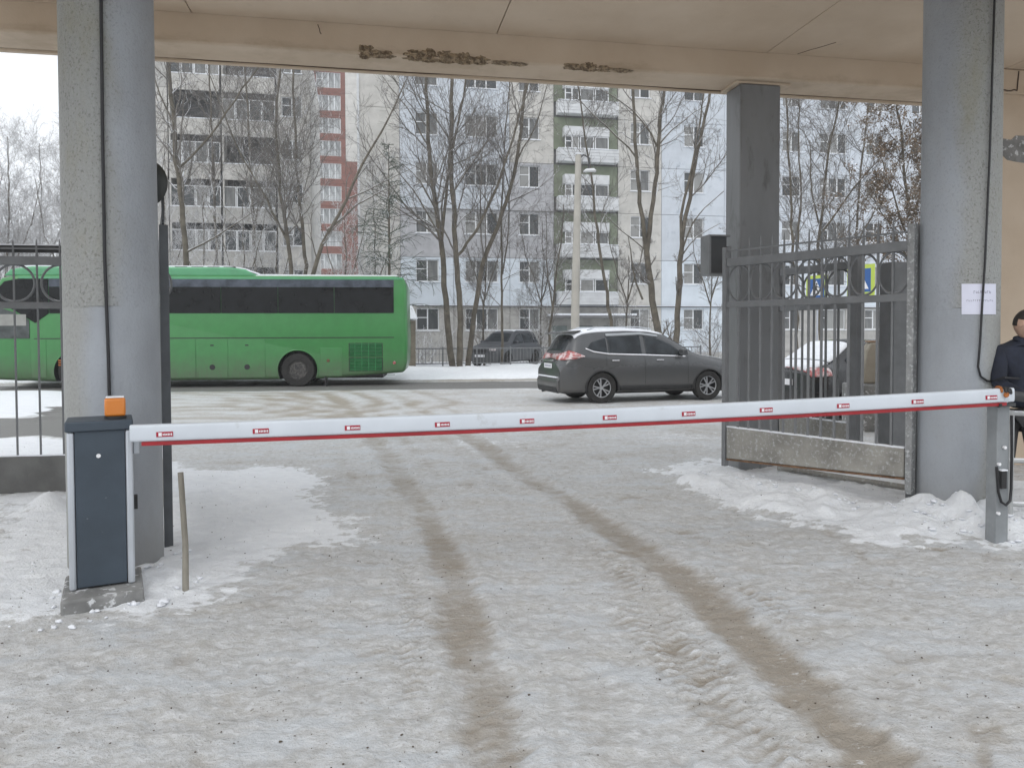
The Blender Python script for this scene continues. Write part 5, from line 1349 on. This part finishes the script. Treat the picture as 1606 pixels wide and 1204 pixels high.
for i, (px, D, hpy, lab) in enumerate(((258, 38, 250, 'snowy thicket tree directly right of the left column'), (318, 37, 300, 'low snowy tree showing over the front of the coach roof'), (380, 36, 320, 'low snowy tree over the end of the roof pod'), (432, 40, 290, 'snowy tree in front of the dark loggias'), (540, 34, 330, 'low snowy bushy tree at the foot of the red tower'), (585, 38, 260, 'snowy tree in front of the pale gable wall'), (760, 38, 330, 'snowy bushy tree behind the three tall trunks'), (850, 39, 345, 'snowy bushy tree left of the green loggias'), (985, 36, 400, 'low bushy tree between the lamp post and the V-shaped tree'), (1115, 36, 380, 'snowy bushy tree peeping out left of the rear column'))):
    tree('snowy_tree', lab, D, [([(px,600),(px-3,500),(px+3,420),(px,hpy)], .09, .02), ([(px,480),(px-25,400),(px-38,340)], .05, .015), ([(px,470),(px+25,390),(px+36,330)], .05, .015)], 50+i, 1.5, maxl=3, kids=(5, 7), twig='twig2' if i < 6 else 'twig', group='young snowy trees in the yard', start=.12, blen=.32)
# shrubs under the ground-floor windows
for i, (px, D, h, lab) in enumerate(((670, 40, 1.9, 'snowy shrub below the first ground floor window'), (765, 40.5, 1.8, 'snowy shrub below the three-pane ground floor window'), (835, 38, 2.0, 'snowy shrub behind the dark SUV'), (1100, 40, 1.9, 'snowy shrub right of the stout trunk'), (1125, 38, 1.7, 'snowy shrub close to the rear column'), (655, 36, 1.5, 'snowy shrub at the rear corner of the coach'), (980, 39, 1.6, 'snowy shrub by the block entrance'))):
    b_ = at(px, 560, D); t = thing('snowy_shrub', lab, 'shrub', (b_.x, b_.y, 0), 0, 'snowy shrubs along the pale block'); w = Wood(80+i)
    for k in range(13):
        a = w.r.uniform(0, 2*PI); w.grow((.15*math.cos(a), .15*math.sin(a), 0), (.45*math.cos(a), .45*math.sin(a), 1), h*w.r.uniform(.7, 1.05), .018, 1, 3, .1, .25, (4, 6), 0, .008)
    w.build(t, M['bark'], M['twig2'], 'branches')
# spruce
sp_b = at(611, 560, 31); spr = thing('spruce_tree', 'thin snowy spruce with drooping branches rising behind the rear of the coach', 'tree', (sp_b.x, sp_b.y, 0))
H_ = at(613, 225, 31).z; w = Wood(99)
w.trunk.append(([np.array((0, 0, -.2)), np.array((.02, 0, H_*.5)), np.array((.03, 0, H_))], [.11, .07, .015]))
for k in range(95):
    t = w.r.uniform(.05, .99)**.85; z = H_*(.22+.78*t); Lb = (1-t)*2.1+.25; a = w.r.uniform(0, 2*PI); n0 = len(w.seg)
    w.grow((.02, 0, z), (math.cos(a), math.sin(a), .25), Lb*w.r.uniform(.75, 1.1), .018, 2, 3, 0, .12, (9, 12), .28, .010)
w.build(spr, M['bark'], M['needle'], 'needled_branches')

# ------------------------------------------------------------------ person and rail at the right edge
mx, my = 4.155, 6.22
man = thing('person', 'man in a dark navy jacket with a black and orange glove at the right edge', 'person', (mx, my, 0), 0)
def skin_body(name, joints, edges, m, parent, root_i=0, lv=2):
    me = bpy.data.meshes.new(name); me.from_pydata([j[0] for j in joints], edges, []); me.materials.append(m)
    o = bpy.data.objects.new(name, me); link(o, parent)
    s = o.modifiers.new('skin', 'SKIN'); s.use_smooth_shade = True
    for i, j in enumerate(joints): me.skin_vertices[0].data[i].radius = (j[1], j[2] if len(j) > 2 else j[1])
    for v in me.skin_vertices[0].data: v.use_root = False
    me.skin_vertices[0].data[root_i].use_root = True
    u = o.modifiers.new('sub', 'SUBSURF'); u.levels = lv; u.render_levels = lv
    return o
# facing towards the camera and to the right; local +x right, -y to camera
J = [((0, .03, .92), .16, .13), ((0, .02, 1.12), .165, .125), ((0, 0, 1.34), .18, .13), ((0, 0, 1.44), .10, .09), ((.005, -.01, 1.50), .062, .062),
     ((-.20, .0, 1.39), .085, .085), ((-.26, -.10, 1.14), .062, .062), ((-.20, -.36, 1.06), .046, .046),
     ((.20, .0, 1.39), .085, .085), ((.27, -.02, 1.12), .062, .062), ((.24, -.20, .95), .046, .046)]
skin_body('jacket', J, [(0, 1), (1, 2), (2, 3), (3, 4), (2, 5), (5, 6), (6, 7), (2, 8), (8, 9), (9, 10)], M['navycloth'], man)
J = [((0, .03, .93), .15, .12), ((-.10, .03, .85), .095, .095), ((-.13, .0, .50), .068, .068), ((-.15, .05, .12), .052, .052), ((.10, .03, .85), .095, .095), ((.13, .0, .50), .068, .068), ((.14, .05, .12), .052, .052)]
skin_body('trousers', J, [(0, 1), (1, 2), (2, 3), (0, 4), (4, 5), (5, 6)], M['black'], man)
for s in (-1, 1):
    skin_body('shoe', [((s*.145, .08, .06), .05, .05), ((s*.15, .0, .05), .048, .045), ((s*.16, -.14, .035), .045, .032)], [(0, 1), (1, 2)], M['black'], man)
# head: ovoid shaped in code
hd = MB(); nu, nv = 28, 20; hz = 1.625
turn = R(35)
for j in range(nv+1):
    th = PI*j/nv
    for i in range(nu):
        ph = 2*PI*i/nu; x = math.sin(th)*math.cos(ph); y = math.sin(th)*math.sin(ph); z = math.cos(th)
        rx, ry, rz_ = .075, .095, .118
        f = 1.0
        if z < 0: f = 1-.22*(-z)**1.5                      # jaw narrows
        px_, py_, pz_ = x*rx*f, y*ry*(f if y > 0 else (1-.06*(-z if z < 0 else 0))), z*rz_
        if y < 0:                                            # face side (-y): nose, brow, eye sockets, chin
            nose = math.exp(-((x)/.20)**2-((z+.12)/.18)**2)*.026*(-y)**2; brow = math.exp(-((z-.18)/.10)**2)*.005*(-y)
            eye = (math.exp(-((x-.38)/.16)**2)+math.exp(-((x+.38)/.16)**2))*math.exp(-((z-.05)/.10)**2)*.009
            chin = math.exp(-(x/.35)**2-((z+.85)/.22)**2)*.012
            py_ -= nose+brow+chin; py_ += eye
        hd.v.append((px_, py_, pz_))
for j in range(nv):
    for i in range(nu): hd.f.append((j*nu+i, j*nu+(i+1) % nu, (j+1)*nu+(i+1) % nu, (j+1)*nu+i)); hd.m.append(0)
head = hd.build('head', M['skin'], man, smooth=True, autosm=180); head.location = (.01, -.02, hz); head.rotation_euler = (R(8), 0, turn)
hr = MB()
for j in range(nv+1):
    th = PI*j/nv
    for i in range(nu):
        ph = 2*PI*i/nu; x = math.sin(th)*math.cos(ph); y = math.sin(th)*math.sin(ph); z = math.cos(th)
        on = z > (.62 if y < -.25 else (.28 if y < .25 else -.30)); k = .003 if on else -.02
        hr.v.append((x*(.075+k), y*(.095+k), z*(.118+k*1.1)))
for j in range(nv):
    for i in range(nu): hr.f.append((j*nu+i, j*nu+(i+1) % nu, (j+1)*nu+(i+1) % nu, (j+1)*nu+i)); hr.m.append(0)
hr.build('hair', M['hair'], head, smooth=True, autosm=180)
for s in (-1, 1):
    MB().lathe([(.001, -.006), (.016, -.005), (.020, .002), (.012, .006), (.001, .004)], 14, (s*.075, .005, -.005), 'x').build('ear', M['skin'], head, smooth=True)
    MB().lathe([(.001, -.008), (.006, -.006), (.009, 0), (.001, .004)], 12, (s*.029, -.083, .008), 'y').build('eye', M['hair'], head, smooth=True)
MB().tube([(-.022, -.092, -.052), (0, -.098, -.050), (.022, -.092, -.052)], [.003, .005, .003], 8).build('mouth', mat('lips', (.33, .15, .12), .5), head, smooth=True)
skin_body('collar', [((0, .02, 1.47), .085, .08), ((0, .0, 1.53), .078, .074)], [(0, 1)], M['navycloth'], man, lv=2)
# gloved hand closing on the boom end: world point of the boom end
he = Matrix.Rotation(A, 4, 'Z') @ Matrix.Identity(4); E = (Matrix.Translation(bar.location) @ Matrix.Rotation(CY, 4, 'Z')) @ along(bL-.06)
el = E - Vector((mx, my, 0))
glove_j = [((-.20, -.36, 1.06), .042, .042), (tuple(el+Vector((.06, .12, .0))), .036, .040), (tuple(el+Vector((.02, .055, -.01))), .030, .045)]
skin_body('glove', glove_j, [(0, 1), (1, 2)], M['black'], man)
for k in range(4):
    b_ = el+Vector((-.035+k*.024, .045, .030-.004*k)); f_ = (.9, 1., .95, .8)[k]
    skin_body('finger', [(tuple(b_), .012), (tuple(b_+Vector((-.004, -.03*f_, .034))), .0115), (tuple(b_+Vector((-.006, -.085*f_, .030))), .011), (tuple(b_+Vector((-.006, -.098*f_, -.006))), .0095)], [(0, 1), (1, 2), (2, 3)], M['black'] if k else M['orange'], man, lv=1)
skin_body('thumb', [(tuple(el+Vector((-.02, .05, -.05))), .013), (tuple(el+Vector((-.045, -.01, -.075))), .012), (tuple(el+Vector((-.05, -.055, -.055))), .010)], [(0, 1), (1, 2)], M['black'], man, lv=1)
MB().lathe([(.001, -.004), (.018, -.003), (.020, .003), (.001, .006)], 18, (0, 0, 0), 'y').build('orange_patch', M['orange'], man, smooth=True, loc=el+Vector((-.015, -.052, .012)))
# rail the man leans beside
rl = thing('hand_rail', 'pale snow dusted hand rail at the right edge beside the man', 'railing', (at(1582, 650, 5.95).x, 5.95, 0), R(-8))
rmt = mat('galvanised_pipe', (.42, .43, .43), .5, var=.12, vs=6, snow=(.6, .5, 12))
for z, dz in ((.93, .0), (.56, .0), (.22, 0)): MB().tube([(0, 0, z), (1.4, 0, z-.03)], .02, 8).build('rail', rmt, rl, smooth=True)
MB().tube([(.02, 0, -.1), (.02, 0, .95)], .022, 8).build('upright', rmt, rl, smooth=True)
MB().tube([(1.38, 0, -.1), (1.38, 0, .92)], .022, 8).build('upright', rmt, rl, smooth=True)

# ------------------------------------------------------------------ loose snow clods
rng = np.random.default_rng(4)
def clods(name, label, spots, smin, smax, m, sub=2):
    V_ = []; Fq = []; n0 = 0
    base = bmesh.new(); bmesh.ops.create_icosphere(base, subdivisions=sub, radius=1); bv = np.array([v.co[:] for v in base.verts]); bf = np.array([[v.index for v in f.verts] for f in base.faces]); base.free()
    for x, y in spots:
        s = rng.uniform(smin, smax)*rng.uniform(.5, 1); vv = bv*(1+rng.normal(0, .24, (len(bv), 1)))*(1-.35*(bv[:, 2:3] < -.1))*np.array([s*rng.uniform(.8, 1.5), s*rng.uniform(.8, 1.4), s*.75]); a = rng.uniform(0, PI)
        c, si = math.cos(a), math.sin(a); vv = vv@np.array([[c, -si, 0], [si, c, 0], [0, 0, 1]]); vv += (x, y, gz(x, y)+s*.25); V_.append(vv); Fq.append(bf+n0); n0 += len(bv)
    o = fast_quads(name, np.concatenate(V_), np.concatenate(Fq), m, smooth=True); o['kind'] = 'stuff'; o['label'] = label; o['category'] = 'snow'; return o
sp_ = []
for (cx, cy, r, n) in ((3.75, 6.43, .42, 30), (-2.745, 5.22, .42, 16), (-2.35, 4.6, .32, 26), (-2.5, 4.3, .25, 14)):
    for _ in range(n):
        a = rng.uniform(0, 2*PI); q = r*rng.uniform(.8, 1.35); sp_.append((cx+q*math.cos(a), cy+q*math.sin(a)))
for i in range(len(bank_R)-1):
    for _ in range(28):
        t = rng.uniform(); sp_.append((bank_R[i][0]*(1-t)+bank_R[i+1][0]*t+rng.normal(0, .15), bank_R[i][1]*(1-t)+bank_R[i+1][1]*t+rng.normal(0, .15)))
clods('snow_clods', 'lumps of loose white snow around the columns and the gate', sp_, .005, .026, M['snow'])
cr_ = []
for _ in range(2600):
    y = rng.uniform(2.4, 11); x = rng.uniform(-.75*y-.3, .75*y+.3); cr_.append((x, y))
clods('grit_crumbs', 'dark grit and leaf crumbs scattered on the packed snow', cr_, .0015, .0065, mat('grit', (.09, .07, .05), .9), 1)
# thin snowy air
hm = bpy.data.materials.new('snowy_air'); hm.use_nodes = True; hm.node_tree.nodes.clear()
ho = hm.node_tree.nodes.new('ShaderNodeOutputMaterial'); hv = hm.node_tree.nodes.new('ShaderNodeVolumePrincipled')
hv.inputs['Color'].default_value = (.96, .97, .99, 1); hv.inputs['Density'].default_value = .0009; hv.inputs['Anisotropy'].default_value = .1
hm.node_tree.links.new(hv.outputs[0], ho.inputs['Volume'])
haze = MB().box(-260, 260, -125, 280, -1.5, 41).build('haze', hm); haze['kind'] = 'stuff'; haze['label'] = 'thin pale snowy air over the whole street'; haze['category'] = 'haze'
print('script done', len(bpy.data.objects), sum(len(o.data.loops)-2*len(o.data.polygons) for o in bpy.data.objects if o.type == 'MESH'))
